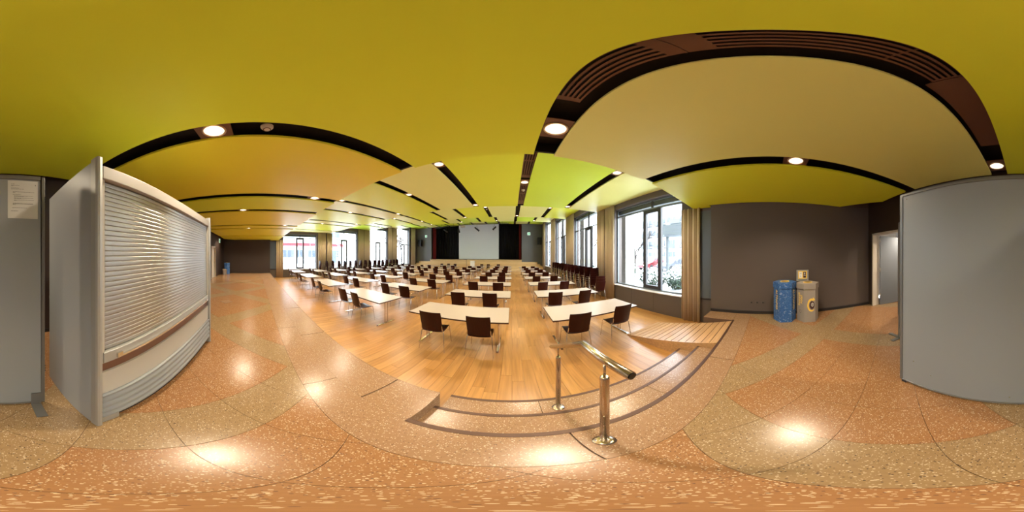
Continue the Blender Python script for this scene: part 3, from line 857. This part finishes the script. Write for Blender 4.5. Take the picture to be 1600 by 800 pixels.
# lectern and reading lamp before the stage
t = thing('lectern', 'white lectern standing between the presenter tables before the stage', 'lectern', (-4.78, 19.3, HF))
MB().box(-.27, .27, -.02, .02, .62, 1.30).build('front_panel', M_whitep, t, bevel=.01)
MB().box(-.25, .25, .02, .32, .0, .70).build('body', M_board, t)
MB().extrude_x([(-.03, 1.30), (.36, 1.12), (.36, 1.15), (-.03, 1.33)], -.29, .29).build('reading_shelf', M_whitep, t)
MB().box(-.30, .30, -.05, .38, 0, .03).build('base', M_board, t)
t = thing('lamp_stand', 'thin black stand with flat head beside the white lectern', 'lamp stand', (-5.55, 19.3, HF))
MB().lathe([(.001, .02), (.14, .02), (.14, 0), (.001, 0)], seg=16).build('base', M_blackp, t)
MB().tube([(0, 0, .02), (0, 0, 1.5)], .018, 8).build('pole', M_blackp, t)
MB().box(-.28, .05, -.05, .05, 1.48, 1.53).build('head', M_blackp, t)

# ================================================================== STAGE DRESSING
def drape(name, x0, x1, y, z0_, z1_, m, lab, amp=.05, per=.3, cat='stage curtain', grp='black stage curtains'):
    N = int((x1 - x0) / per * 8) + 8; vs = []
    for z in (z0_, z1_):
        for i in range(N + 1):
            x = x0 + (x1 - x0) * i / N; vs.append((x, y + amp * math.sin(x / per * 2 * math.pi), z))
    o = MB().add(vs, [(i, i + 1, N + 2 + i, N + 1 + i) for i in range(N)], True).build(name, m)
    s = o.modifiers.new('solid', 'SOLIDIFY'); s.thickness = .01
    tag(o, lab, cat, grp)
drape('stage_curtain', -13.2, -8.0, 24.6, .95, 6.4, M_black, 'black stage curtain hanging left of the projection screen')
drape('stage_curtain', -2.15, 2.8, 24.6, .95, 6.4, M_black, 'black stage curtain hanging right of the projection screen')
drape('stage_curtain', SXa + .04, SXa + .55, 22.45, .95, 6.2, M_red, 'dark red curtain strip at the left edge of the stage', .03, .14, grp='red side curtains of the stage')
drape('stage_curtain', SXb - .34, SXb - .03, 22.45, .95, 6.2, M_red, 'dark red curtain strip at the right edge of the stage', .03, .14, grp='red side curtains of the stage')
t = thing('projection_screen', 'large grey-white projection screen hanging over the stage', 'projection screen', (-5.07, 24.2, .95))
MB().box(-3.1, 3.1, -.01, .01, .05, 5.5).build('screen_cloth', M_screen, t)
MB().box(-3.14, 3.14, -.02, .02, .0, .05).build('bottom_bar', M_blackp, t)
MB().tube([(-3.2, 0, 5.56), (3.2, 0, 5.56)], .08, 10).build('roller_case', M_blackp, t)
# light bar and spotlights
t = thing('lighting_bar', 'black lighting bar hanging across the front of the stage', 'lighting bar', (0, 20.2, 5.52))
for k, (dy, dz) in enumerate(((0, 0), (.18, .14))):
    MB().tube([(-10.4, dy, dz - .25), (-8.2, dy, dz - .08), (-5.5, dy, dz), (-.4, dy, dz)], .028, 8).build('bar', M_blackp, t)
for x in (-9.4, -7.6, -5.4, -3.2, -1.2): MB().tube([(x, 0, -.02), (x, .09, .32)], .012, 6).build('hanger', M_blackp, t)
for x, z, rx, ry, L_, sz, lab in ((-8.75, -.62, 20, -45, .62, .10, 'leftmost'), (-6.85, -.72, 55, 12, .55, .11, 'second'), (-4.42, -.62, 15, -50, .75, .10, 'third'), (-2.18, -.55, 10, 48, .55, .10, 'rightmost')):
    t = thing('stage_spotlight', 'black stage spotlight hanging from the lighting bar, %s of four' % lab, 'spotlight', (x, 20.2, 5.52 + z), 0, 'four stage spotlights')
    b = MB().tube([(0, 0, L_ / 2), (0, 0, L_ / 4), (0, 0, -L_ / 3), (0, 0, -L_ / 2)], [sz * .7, sz, sz, sz * 1.45], 14).build('lamp_body', M_blackp, t)
    b.rotation_euler = (R(rx), R(ry), 0)
    l = MB().lathe([(.001, 0), (sz * 1.2, 0), (sz * 1.2, -.01), (.001, -.01)], seg=14).build('lens', M_ring, b, loc=(0, 0, -L_ / 2 - .005))
    MB().tube([(-sz - .03, 0, 0), (-sz - .03, 0, .25), (0, 0, .33), (sz + .03, 0, .25), (sz + .03, 0, 0)], .011, 6).build('yoke', M_blackp, t)
    MB().tube([(0, 0, .33), (0, 0, -z)], .013, 6).build('hook', M_blackp, t)
t = thing('projector', 'pale ceiling projector on a pole above the hall before the screen', 'projector', (-6.1, 19.6, 5.22))
MB().box(-.26, .26, -.2, .2, -.10, .10).build('housing', M_detect, t, bevel=.02)
MB().tube([(0, 0, .1), (0, 0, .61)], .02, 8).build('pole', M_detect, t)
MB().tube([(0, .2, 0), (0, .24, 0)], .06, 12).build('lens', M_blackp, t)
for x, sd in ((3.6, 'right'), (-13.55, 'left')):
    t = thing('loudspeaker', 'black loudspeaker on the grey wall, %s of the stage' % sd, 'loudspeaker', (x, 21.5, 3.45), R(8 if x > 0 else -8), 'wall loudspeakers beside the stage')
    MB().prism([(-.3, -.22), (.3, -.22), (.22, .2), (-.22, .2)], -.5, .5).build('cabinet', M_blackp, t, bevel=.02)
    MB().box(-.26, .26, -.235, -.222, -.46, .46).build('grille', M_blackp, t)
    MB().lathe([(.001, 0), (.03, 0), (.03, .01), (.001, .01)], seg=12).build('badge', M_chrome, t, loc=(0, -.24, -.36)).rotation_euler = (R(90), 0, 0)
    MB().box(-.05, .05, .2, .39, -.08, .08).build('bracket', M_blackp, t)
def exit_sign(loc, rz, lab, s=.4):
    t = thing('exit_sign', lab, 'exit sign', loc, rz, 'lit green exit signs')
    MB().box(-s / 2, s / 2, -.03, .03, -s / 2, s / 2).build('housing', M_whitep, t)
    MB().box(-s / 2 + .02, s / 2 - .02, -.036, -.031, -s / 2 + .02, s / 2 - .02).build('lit_face', M_exit, t)
    # running figure and doorway
    f = MB(); k = s / .4
    f.box(.05 * k, .13 * k, -.040, -.037, -.11 * k, .10 * k)
    f.box(-.08 * k, -.03 * k, -.040, -.037, .05 * k, .10 * k).box(-.10 * k, -.02 * k, -.040, -.037, -.03 * k, .04 * k).box(-.13 * k, -.08 * k, -.040, -.037, -.11 * k, -.03 * k).box(-.04 * k, .01 * k, -.040, -.037, -.11 * k, -.03 * k)
    f.build('pictogram', M_exitg, t)
    return t
exit_sign((2.26, 21.86, 4.48), 0, 'lit exit sign on the grey wall right of the stage')
exit_sign((-12.72, 21.86, 4.52), 0, 'lit exit sign on the grey wall left of the stage', .36)
exit_sign((-12.1, YB + .035, 2.62), R(180), 'lit exit sign on the dark back wall above the far left bins', .32)

# ================================================================== ROLLER SHUTTER CABINET
kx0, kx1, ky0, ky1, kh = -2.40, -.47, -1.50, -.69, 2.05
cab = thing('shutter_cabinet', 'tall grey kiosk cabinet with aluminium roller shutter standing left of the camera', 'cabinet', (0, 0, 0))
for a, b in ((kx1 - .025, kx1), (kx0, kx0 + .025)):
    MB().box(a, b, ky0, ky1 - .06, .035, kh - .02).build('side_panel', M_panelgrey, cab)
for x in (kx1 - .01, kx0 + .01):
    p = [(x - .026, ky1 - .062), (x + .012, ky1 - .062), (x + .012, ky1 - .016), (x + .008, ky1 + .000), (x - .004, ky1 + .004), (x - .022, ky1 + .002)]
    MB().prism(p, .02, kh).build('corner_post', M_aluflat, cab, bevel=.003)
fx0, fx1 = kx0 + .035, kx1 - .045
MB().box(fx0, fx1, ky1 - .08, ky1 - .012, 1.912, 2.0).build('header_beam', M_panelwhite, cab, bevel=.004)
ns = 35; zb, zt = .865, 1.905; sh = (zt - zb) / ns
sme = None
for i in range(ns):
    z = zb + (i + .5) * sh
    if sme is None:
        prof = [(-.004, -sh / 2 + .0006)] + [(.0016 * math.cos(a_) , (sh / 2 - .0008) * math.sin(a_)) for a_ in [R(d) for d in (-75, -45, -15, 15, 45, 75)]] + [(-.004, sh / 2 - .001)]
        sme = MB().extrude_x(prof, fx0 + .02, fx1 - .02, smooth=True).build('slat', M_alu, cab, loc=(0, ky1 - .045, z)).data
    else: link('slat', sme, cab, (0, ky1 - .045, z))
MB().box(fx0 + .01, fx1 - .01, ky1 - .060, ky1 - .050, zb, zt).build('shutter_backing', M_boardframe, cab)
for a, b in ((fx0 - .01, fx0 + .02), (fx1 - .02, fx1 + .01)): MB().box(a, b, ky1 - .07, ky1 - .026, .77, 1.91).build('guide_rail', M_panelwhite, cab)
MB().box(fx0 + .01, fx1 - .01, ky1 - .055, ky1 - .018, .775, .860).build('sill_bar', M_aluflat, cab, bevel=.004)
MB().box(fx0 + .10, fx1 - .10, ky1 - .020, ky1 - .004, .792, .806).box(fx0 + .10, fx0 + .14, ky1 - .02, ky1 - .004, .806, .83).box(fx1 - .14, fx1 - .10, ky1 - .02, ky1 - .004, .806, .83).build('grip_rail', M_chrome, cab)
MB().box(fx0, fx1, ky1 - .075, ky1 - .045, .685, .772).build('recess_band', M_plate, cab)
MB().box(fx0, fx1, ky1 - .070, ky1 - .030, .455, .683).build('front_panel', M_panelwhite, cab)
prof = [(-.05, .108)]; N = 48
for i in range(N + 1):
    z = .112 + (.452 - .112) * i / N; prof.append((-.020 + .013 * abs(math.sin(i / N * math.pi * 4.5)), z))
prof.append((-.05, .452))
MB().extrude_x([(ky1 + a, z) for a, z in prof], fx0 - .005, fx1 + .005, smooth=True).build('fluted_panel', M_panelgrey, cab)
MB().box(kx0 + .025, kx1 - .025, ky0 + .02, ky1 - .08, kh - .06, kh - .03).build('top_panel', M_panelgrey, cab)
MB().box(kx0 + .025, kx1 - .025, ky0 + .02, ky1 - .08, .12, .14).build('floor_panel', M_panelgrey, cab)
MB().box(kx0 + .025, kx1 - .03, ky0 - .10, ky0 + .30, 1.015, 1.045).build('counter_shelf', M_panelwhite, cab)
MB().box(kx0 + .025, kx1 - .06, ky0 + .22, ky0 + .24, .14, 1.0).build('inner_panel', M_redp, cab)
MB().box(fx0 + .03, fx1 - .03, ky1 - .085, ky1 - .065, .004, .125).box(kx1 - .05, kx1 - .035, ky0 + .1, ky1 - .1, .004, .125).build('shade_strip', M_void, cab)  # dark strips standing in for the shade on the floor under the cabinet
for x in (kx0 + .12, kx1 - .16):
    for y in (ky0 + .08, ky1 - .14):
        c = MB(); c.tube([(x - .012, y, .03), (x + .012, y, .03)], .03, 14).box(x - .012, x + .012, y - .012, y + .012, .045, .125)
        c.build('caster', M_blackp, cab)
MB().box(kx1 - .18, kx1 - .06, ky1 - .07, ky1 - .035, .0, .125).build('levelling_foot', M_aluflat, cab)

# ================================================================== BOARDS
def board(x0, x1, y, h, lab, feet, paper=False, zb=.03):
    t = thing('partition_board', lab, 'partition board', (0, 0, 0), 0)
    f = .028
    MB().box(x0 + f, x1 - f, y - .012, y + .012, zb + .02, h - f).build('board_face', M_board, t)
    fr_ = MB().box(x0, x0 + f, y - .02, y + .02, zb, h).box(x1 - f, x1, y - .02, y + .02, zb, h).box(x0 + f, x1 - f, y - .02, y + .02, h - f, h).box(x0 + f, x1 - f, y - .02, y + .02, zb, zb + .02)
    fr_.build('frame', M_boardframe, t, bevel=.004)
    for x, s in feet:
        MB().box(x - .035, x + .035, y + .02, y + .026, .012, .19).box(x - .035, x + .035, y - .2 if s < 0 else y + .02, y + .2, .003, .012).build('foot', M_boardframe, t)
    for x in (x0 - .006, x1 + .001):
        for z in (.47, .50, .53, 1.86, 1.90):
            MB().box(x, x + .005, y - .014, y + .014, z, z + .008).build('hinge_pin', M_blackp, t)
    return t
bd = board(-.315, 1.06, -1.13, 2.06, 'grey partition board behind the camera with a white notice pinned on it', [(-.25, 1)])
MB().box(.98, 1.03, -1.115, -1.105, .01, .035).build('foot_pad', M_blackp, bd)
for x, z in ((.98, 2.0), (.90, .38), (.72, .26), (.10, .14)):
    MB().lathe([(.0005, .003), (.0035, .003), (.005, 0)], seg=10).build('screw', M_chrome, bd, loc=(x, -1.118, z)).rotation_euler = (R(-90), 0, 0)
board(.55, 1.88, -1.95, 2.02, 'second partition board standing behind the grey one, mostly hidden', [(1.84, -1)])
MB().box(1.80, 2.08, -1.96, -1.90, .0, .012).build('foot', M_boardframe, bpy.data.objects['partition_board.001'])
# notice (flat print on the board, faces the camera)
nt_ = thing('notice_sheet', 'white printed notice sheet at the upper corner of the grey board', 'notice', (-.158, -1.1165, 1.872))
MB().box(-.105, .105, 0, .0008, -.148, .148).build('paper', M_paper, nt_)
ln = MB()
rows = [(.118, .082, .030), (.108, .082, .060), (.102, .082, .018), (.084, .082, .060), (.077, .082, .090), (.054, .070, .150), (.049, .070, .016), (.034, .070, .055),
        (.022, .062, .135), (.017, .062, .070), (.006, .062, .135), (.001, .062, .050), (-.010, .062, .138), (-.015, .062, .020), (-.036, .070, .140), (-.041, .070, .142), (-.046, .070, .018), (-.070, .074, .110), (-.094, .082, .050)]
rr = random.Random(3)
for z, x, w_ in rows:
    cx = x; rem = w_
    while rem > .006:
        l = min(rem, rr.uniform(.006, .018)); ln.box(cx - l, cx, .0009, .0013, z - .0012, z + .0012); cx -= l + .002; rem -= l + .002
ln.box(-.090, -.086, .0009, .0013, .108, .120)
ln.build('printed_lines', M_ink, nt_)['kind'] = 'stuff'

# ================================================================== HANDRAIL
hr = thing('handrail', 'brushed steel handrail on two posts at the steps', 'handrail', (.37, .58, 0))
def post(x, y, zb_, zt_):
    p = MB().tube([(x, y, zb_ + .004), (x, y, zt_ - .012), (x, y, zt_ - .004), (x, y, zt_)], [.0215, .0215, .0195, .015], 28).build('post', M_steel, hr)
    MB().lathe([(.0205, zb_ + .012), (.030, zb_ + .010), (.052, zb_ + .006), (.054, zb_), (.0205, zb_)], x, y, 32).build('base_plate', M_steel, hr)
    for a_ in (30, 150, 270):
        MB().lathe([(.0005, zb_ + .012), (.006, zb_ + .011), (.007, zb_ + .007)], x + .042 * math.cos(R(a_)), y + .042 * math.sin(R(a_)), 10).build('screw', M_chrome, hr)
post(0, 0, 0, .835)
post(0, .69, -.306, .52)
MB().tube([(0, 0, .83), (0, 0, .925)], .0065, 10).build('pin', M_steel, hr)
MB().tube([(0, .69, .51), (0, .69, .655)], .0065, 10).build('pin', M_steel, hr)
rail = [(.015, -.155, .94), (.0, .205, .94), (.0, .92, .50)]
MB().tube(rail, .0215, 28).build('rail', M_steel, hr)
MB().tube([(.0152, -.156, .94), (.0154, -.159, .94)], .018, 20).build('end_cap', M_blackp, hr)

# ================================================================== BINS
def octagon(r, ph=30): return [(r * math.cos(R(ph + 60 * i)), r * math.sin(R(ph + 60 * i))) for i in range(6)]
def bin_(name, loc, rz, m, lab, r=.245, h=.90):
    t = thing(name, lab, 'bin', loc, rz)
    MB().prism(octagon(r), 0, h - .09).build('body', m, t)
    MB().prism(octagon(r + .016), h - .13, h - .005).build('lid', m, t, bevel=.006)
    MB().lathe([(.085, h - .004), (.095, h + .004), (.105, h - .004)], seg=20).build('opening_rim', M_yellow, t)
    MB().lathe([(.0005, h - .003), (.085, h - .003)], seg=20).build('opening', M_black, t)
    return t
b1 = bin_('paper_bin', (3.58, -.37, 0), R(174 + 5), M_bluebin, 'blue speckled hexagonal cardboard bin with orange lettering by the wall')
ap = .245 * math.cos(R(30))
def on_face(t, ang, txt, size, m, nm, z, sx=1.0, rot=90):
    a_ = R(ang)
    o = text(txt, size, m, t, nm, ((ap + .002) * math.cos(a_), (ap + .002) * math.sin(a_), z), (0, 0, 0), sx=sx)
    mtx = Matrix.Rotation(a_ + R(90), 4, 'Z') @ Matrix.Rotation(R(90), 4, 'X') @ Matrix.Rotation(R(rot), 4, 'Z')
    o.rotation_euler = mtx.to_euler()
    return o
on_face(b1, 60, 'ALTPAPIER', .092, M_yellow, 'lettering', .50, rot=-90, sx=1.05)
on_face(b1, -60, 'ALTPAPIER', .092, M_yellow, 'lettering', .50, rot=-90, sx=1.05)
b2 = bin_('waste_bin', (3.50, -.87, 0), R(166 + 12), M_greybin, 'grey hexagonal cardboard bin with a round yellow arrow print by the wall', r=.24, h=.88)
ap = .24 * math.cos(R(30))
for dz, tx in ((.47, 'Restmüll'), (.53, 'Abfall')):
    o = on_face(b2, -60, tx, .085, M_yellow, 'lettering', dz, rot=90)
    o.location.z = .52; dv = Vector((-math.sin(R(-60)), math.cos(R(-60)), 0)); o.location += dv * (.035 if dz > .5 else -.035)
# printed emblem: crescent arrow round a dark disc, on the facet turned to the room
def emblem():
    e = MB(); import math as _m
    # crescent
    N = 24; vs = []; 
    for i in range(N + 1):
        a_ = R(60 + 250 * i / N); k = _m.sin(_m.pi * min(1, (i + 2) / N)); wd = .028 + .030 * k
        vs.append((.150 * _m.cos(a_), .150 * _m.sin(a_), 0)); vs.append(((.150 - wd) * _m.cos(a_) + .0, (.150 - wd) * _m.sin(a_), 0))
    e.add(vs, [(2 * i, 2 * i + 2, 2 * i + 3, 2 * i + 1) for i in range(N)], mi=0)
    e.add([(.06, .175, 0), (.035, .085, 0), (.135, .115, 0)], [(0, 1, 2)], mi=0)
    def disc(r, z, mi, cx=0, cy=0, n=24): e.add([(cx + r * _m.cos(2 * _m.pi * i / n), cy + r * _m.sin(2 * _m.pi * i / n), z) for i in range(n)], [tuple(range(n))], mi=mi)
    disc(.092, .0012, 1, .02, 0); disc(.044, .0024, 2, .035, .01); disc(.030, .0034, 1, .035, .01); disc(.012, .0044, 2, .035, .01)
    return e
def place_print(o, t, ang, z, dx=0.0):
    a_ = R(ang); mtx = Matrix.Rotation(a_ + R(90), 4, 'Z') @ Matrix.Rotation(R(90), 4, 'X')
    o.rotation_euler = mtx.to_euler(); o.location = Vector(((ap + .003) * math.cos(a_), (ap + .003) * math.sin(a_), z)) + Vector((-math.sin(a_), math.cos(a_), 0)) * dx
em = emblem().build('emblem', [M_yellow, M_brownp, M_whitep], b2, fix=False); em.scale = (.60, 1.0, 1); place_print(em, b2, 0, .40, 0.035)
rg = MB().lathe([(.030, .001), (.036, .001)], seg=24).build('round_mark', M_brownp, b2); place_print(rg, b2, -60, .24)
s = thing('bin_sign', 'small grey sign with yellow pictogram standing on the grey bin against the wall', 'sign', (3.72, -.80, .875), R(-90 + 2))
MB().box(-.145, .145, -.008, .008, 0, .26).build('panel', M_aluflat, s, bevel=.004)
MB().box(-.105, .105, -.011, -.0085, .055, .235).build('yellow_field', M_yellow, s)
MB().box(-.085, -.010, -.0125, -.0112, .075, .215).build('white_field', M_whitep, s)
MB().box(.015, .080, -.0125, -.0112, .075, .215).build('dark_field', M_brownp, s)
MB().box(.035, .060, -.0140, -.0127, .15, .20).box(.025, .070, -.0140, -.0127, .12, .135).box(-.07, -.025, -.014, -.0127, .16, .19).box(-.06, -.04, -.014, -.0127, .10, .13).build('pictogram', M_paper, s)['kind'] = 'stuff'
MB().box(-.10, .10, -.0100, -.0085, .018, .030).build('caption', M_ink, s)
# far left bins
b3 = bin_('paper_bin', (-13.1, -2.35, 0), R(-20), M_bluebin, 'blue cardboard bin at the far left corner of the foyer')
b4 = bin_('waste_bin', (-12.55, -2.45, 0), R(10), M_greybin, 'small bin beside the blue bin at the far left door', r=.17, h=.42)
# wall sockets
for i, y in enumerate((.12, -.02, -.16)):
    t = thing('wall_socket', 'taupe wall socket left of the blue bin, %s of three' % ORD[i], 'socket', (AR, y + .28, .30), 0, 'wall sockets beside the blue bin')
    MB().box(-.012, 0, -.042, .042, -.042, .042).build('face_plate', M_wall, t, bevel=.004)
    MB().tube([(-.0125, 0, 0), (-.0135, 0, 0)], .020, 14).build('socket_well', M_blackp, t)
t = thing('floor_box', 'small square metal-edged floor box cover in the terrazzo at the left', 'floor box', (-5.0, -.92, 0), R(45))
MB().box(-.14, .14, -.14, .14, -.004, .003).build('rim', M_nosing, t); MB().box(-.13, .13, -.13, .13, .0, .0045).build('cover', M_pink_t, t)

# ================================================================== OUTSIDE
struct(MB().box(WR + .38, 60, -12, 70, -1.0, -.25).build('ground', M_snow), 'snow-covered ground outside the right windows')
struct(MB().box(-60, WL - .38, -20, 70, -1.0, -.15).build('ground', M_snow), 'snow-covered yard outside the left windows')
gv = MB(); rg_ = random.Random(5)
for i in range(900):
    x, y = rg_.uniform(4.6, 5.1), rg_.uniform(1.5, 10); q = rg_.uniform(.02, .05)
    a = rg_.uniform(0, 6)
    gv.add([(x + q * math.cos(a + k * 2.09), y + q * math.sin(a + k * 2.09), -.25) for k in range(3)] + [(x, y, -.25 + q)], [(0, 1, 3), (1, 2, 3), (2, 0, 3)])
g_ = gv.build('gravel', M_gravel, fix=False); g_['kind'] = 'stuff'; g_['label'] = 'grey gravel strip outside the right windows'; g_['category'] = 'gravel'
def pillar(x, y, lab):
    o = MB().box(x - .30, x + .30, y - .36, y + .36, -.3, 6.8).build('pillar', M_concrete, bevel=.01); tag(o, lab, 'pillar', 'concrete pillars outside the windows')
for i, y in enumerate((6.4, 11.1, 15.8, 20.6)): pillar(5.35, y, 'pale concrete pillar outside the right windows, %s from the camera' % ORD[i])
for i, y in enumerate((6.9, 12.1, 16.7, 21.0)): pillar(-15.8, y, 'pale concrete pillar outside the left windows, %s from the camera' % ORD[i])
def leafy(name, x, y, z, rx, ry, rz, n, seed, lab, cat='shrub', grp=None, snow=.25, q=.09):
    r_ = random.Random(seed); m = MB()
    t = thing(name, lab, cat, (x, y, z), 0, grp)
    for i in range(n):
        while True:
            p = [r_.uniform(-1, 1) for _ in range(3)]
            if .35 < sum(c * c for c in p) < 1: break
        c = Vector((p[0] * rx, p[1] * ry, rz + p[2] * rz)); s_ = r_.uniform(.6, 1.2) * q
        d = Vector([r_.uniform(-1, 1) for _ in range(3)]).normalized(); e = d.orthogonal().normalized() * s_ * .5; d = d * s_
        m.add([c - d, c + e, c + d, c - e], [(0, 1, 2, 3)], mi=1 if (p[2] > .2 and r_.random() < snow * 2) else 0)
    f = m.build('foliage', [M_leaf, M_snow], t, fix=False); f['kind'] = 'stuff'
    st_ = MB()
    for k in range(5):
        a = k * 1.26; st_.tube([(0, 0, 0), (rx * .4 * math.cos(a), ry * .4 * math.sin(a), rz * .9), (rx * .7 * math.cos(a), ry * .7 * math.sin(a), rz * 1.5)], [.03, .02, .008], 5)
    st_.build('stem', M_bark, t, fix=False)
SH = [(6.6, 5.6, .75, .55), (7.0, 4.3, .6, .5), (8.4, 5.0, .9, .6), (6.3, 7.6, .7, .8), (6.8, 9.6, .8, .8), (7.2, 12.0, .9, .8), (6.9, 14.8, .8, .75), (9.5, 3.6, .9, .5), (7.0, 18.0, .9, .8)]
for i, (x, y, r_, h_) in enumerate(SH): leafy('shrub', x, y, -.25, r_, r_, h_, 900, 20 + i, 'snow-dusted evergreen shrub outside the right windows, %s from the camera' % ORD[i], grp='evergreen shrubs outside the right windows')
for i, (x, y, r_, h_) in enumerate([(-18.5, 19.0, 1.2, .9), (-19.5, 22.0, 1.4, 1.1)]): leafy('shrub', x, y, -.15, r_, r_, h_, 700, 60 + i, 'snow-dusted shrub beyond the left windows, %s from the camera' % ORD[i], grp='shrubs outside the left windows')
def bare_tree(x, y, h_, seed, lab):
    r_ = random.Random(seed); m = MB()
    t = thing('bare_tree', lab, 'tree', (x, y, -.3), 0, 'bare winter trees outside')
    br = MB()
    def grow(p, d, l, r0, depth):
        q = p + d * l; (m if depth == 0 else br).tube([p, q], [r0, r0 * .65], 5 if depth else 8, caps=False)
        if depth >= 4: return
        for k in range(4 if depth else 6):
            nd = (d + Vector([r_.uniform(-.9, .9), r_.uniform(-.9, .9), r_.uniform(-.2, .7)])).normalized()
            grow(p + d * l * r_.uniform(.5, 1), nd, l * r_.uniform(.5, .75), r0 * .5, depth + 1)
    grow(Vector((0, 0, 0)), Vector((0, 0, 1)), h_ * .45, h_ * .022, 0)
    m.build('trunk', M_bark, t, fix=False); br.build('branch', M_bark, t, fix=False)
for i, (x, y, h_) in enumerate([(11.2, 11.9, 5.0), (14.0, 17.2, 7), (12.5, 24.0, 8), (10.5, 31, 8)]): bare_tree(x, y, h_, 40 + i, 'bare tree in the snow outside the right windows, %s from the camera' % ORD[i])
for i, (x, y, h_) in enumerate([(-22, 25.5, 8), (-25, 31, 9), (-20, 29, 7)]): bare_tree(x, y, h_, 50 + i, 'bare tree in the snow outside the left windows, %s from the camera' % ORD[i])
# parked cars
def car(x, y, rz, m, lab):
    t = thing('car', lab, 'car', (x, y, -.25), rz, 'parked cars outside the right windows')
    prof = [(-2.1, .28), (-2.15, .55), (-2.0, .85), (-1.75, .95), (-1.1, 1.42), (.35, 1.45), (1.05, .98), (1.95, .80), (2.12, .55), (2.08, .28)]
    b = MB(); n = len(prof)
    vs = []
    for sx_, k in ((-.85, 0), (.85, 1)):
        for yy, zz in prof: vs.append((sx_ * (1 - .12 * max(0, (zz - .95)) / .5), yy, zz))
    b.add(vs, [tuple(range(n)), tuple(range(2 * n - 1, n - 1, -1))]); b.add(vs, [(i, (i + 1) % n, n + (i + 1) % n, n + i) for i in range(n)], True)
    b.build('body', m, t, bevel=.04)
    for s_ in (-1, 1):
        MB().add([(s_ * .842, -1.45, 1.0), (s_ * .842, .85, 1.0), (s_ * .765, .25, 1.38), (s_ * .765, -1.0, 1.36)], [(0, 1, 2, 3)]).build('side_window', M_winblue, t)
        for yy in (-1.3, 1.3): MB().tube([(s_ * .70, yy, .32), (s_ * .88, yy, .32)], .32, 18).build('wheel', M_tyre, t)
    MB().add([(-.72, 1.02, 1.02), (.72, 1.02, 1.02), (.66, .40, 1.44), (-.66, .40, 1.44)], [(0, 1, 2, 3)]).build('windscreen', M_winblue, t)
car(16.3, 10.6, R(80), M_cargrey, 'dark grey car parked in the snow, the nearest to the right window')
car(16.0, 13.8, R(95), M_carred, 'red car parked in the snow behind the casement')
car(20.5, 14.0, R(75), M_carpale, 'pale car parked in the snow behind the dark grey one')
# buildings
def building(name, lab, x, y0, y1, z1, sgn, rows_, per, winw, dep=8):
    t = thing(name, lab, 'building', (x, (y0 + y1) / 2, -.3), 0)
    L_ = y1 - y0; a, b = sorted((0, sgn * dep))
    MB().box(a, b, -L_ / 2, L_ / 2, 0, z1 + .3).build('facade', M_render, t)
    MB().box(a - .3, b + .3, -L_ / 2 - .3, L_ / 2 + .3, z1 + .3, z1 + .55).build('roof', M_snow, t)
    f = -sgn * .02
    for (za, zb_) in rows_:
        yy = -L_ / 2 + .8
        k = 0
        while yy + winw < L_ / 2 - .3:
            o = MB().box(*sorted((f, f - sgn * .05)), yy, yy + winw, za, zb_).build('window', M_winblue, t)
            MB().box(*sorted((f - sgn * .05, f - sgn * .06)), yy + winw / 2 - .04, yy + winw / 2 + .04, za, zb_).build('mullion', M_render, o)
            if k % 2 == 0: MB().box(*sorted((f, f - sgn * .08)), yy + winw + .05, yy + winw + .7, za, zb_).build('shutter', M_shutter, t)
            yy += per; k += 1
    return t
tb = building('school_building', 'white building with a red band beyond the left windows', -33, -6, 19.5, 9.5, -1, [(1.5, 3.0), (6.0, 7.5)], 2.7, 1.5)
MB().box(.02, .16, -12.75, 12.75, 3.9, 4.5).build('red_band', M_redband, tb)
MB().box(.02, .22, 9.2, 10.8, .1, 3.0).build('entrance_door', M_winblue, tb)
tb2 = building('apartment_block', 'tall pale apartment block beyond the parked cars', 34, 8, 34, 15, 1, [(1.4, 2.8), (4.4, 5.8), (7.4, 8.8), (10.4, 11.8)], 3.2, 1.9)
for z in (3.7, 6.7, 9.7):
    for y in (-11, -6.2, -1.4, 3.4, 8.2): MB().box(-1.3, 0, y, y + 3.2, z, z + .15).box(-1.3, -1.22, y, y + 3.2, z + .15, z + 1.1).build('balcony', M_shutter, tb2)
tb3 = building('annex_building', 'low pale annex building seen at the right of the first window', 24, -4, 7.2, 5.8, 1, [(1.3, 2.4)], 3.0, 1.8)
o = MB().box(12.2, 13.2, 6.6, 9.2, 3.3, 4.35).box(12.6, 12.8, 6.7, 6.9, -.3, 3.3).box(12.6, 12.8, 8.9, 9.1, -.3, 3.3).build('canopy', M_shutter); tag(o, 'pale box canopy on two posts outside the first right window', 'canopy')
o = MB().box(21.8, 22.0, 9.0, 34, -.3, 1.2).box(21.7, 22.1, 9.0, 34, 1.2, 1.35).build('garden_wall', M_concrete); tag(o, 'long low grey wall behind the parked cars', 'wall')
o = MB().tube([(-20, 6.9, -.2), (-20, 6.9, 5.6)], .04, 8).build('flagpole', M_frame2); tag(o, 'thin grey pole standing in the yard outside the first left window', 'pole')
o = MB().tube([(-17.5, 2.5, -.15), (-17.5, 2.5, .75), (-17.5, 3.3, .62)], .02, 6).build('bicycle_rail', M_frame); tag(o, 'thin dark rail in the snow just outside the first left window', 'rail')
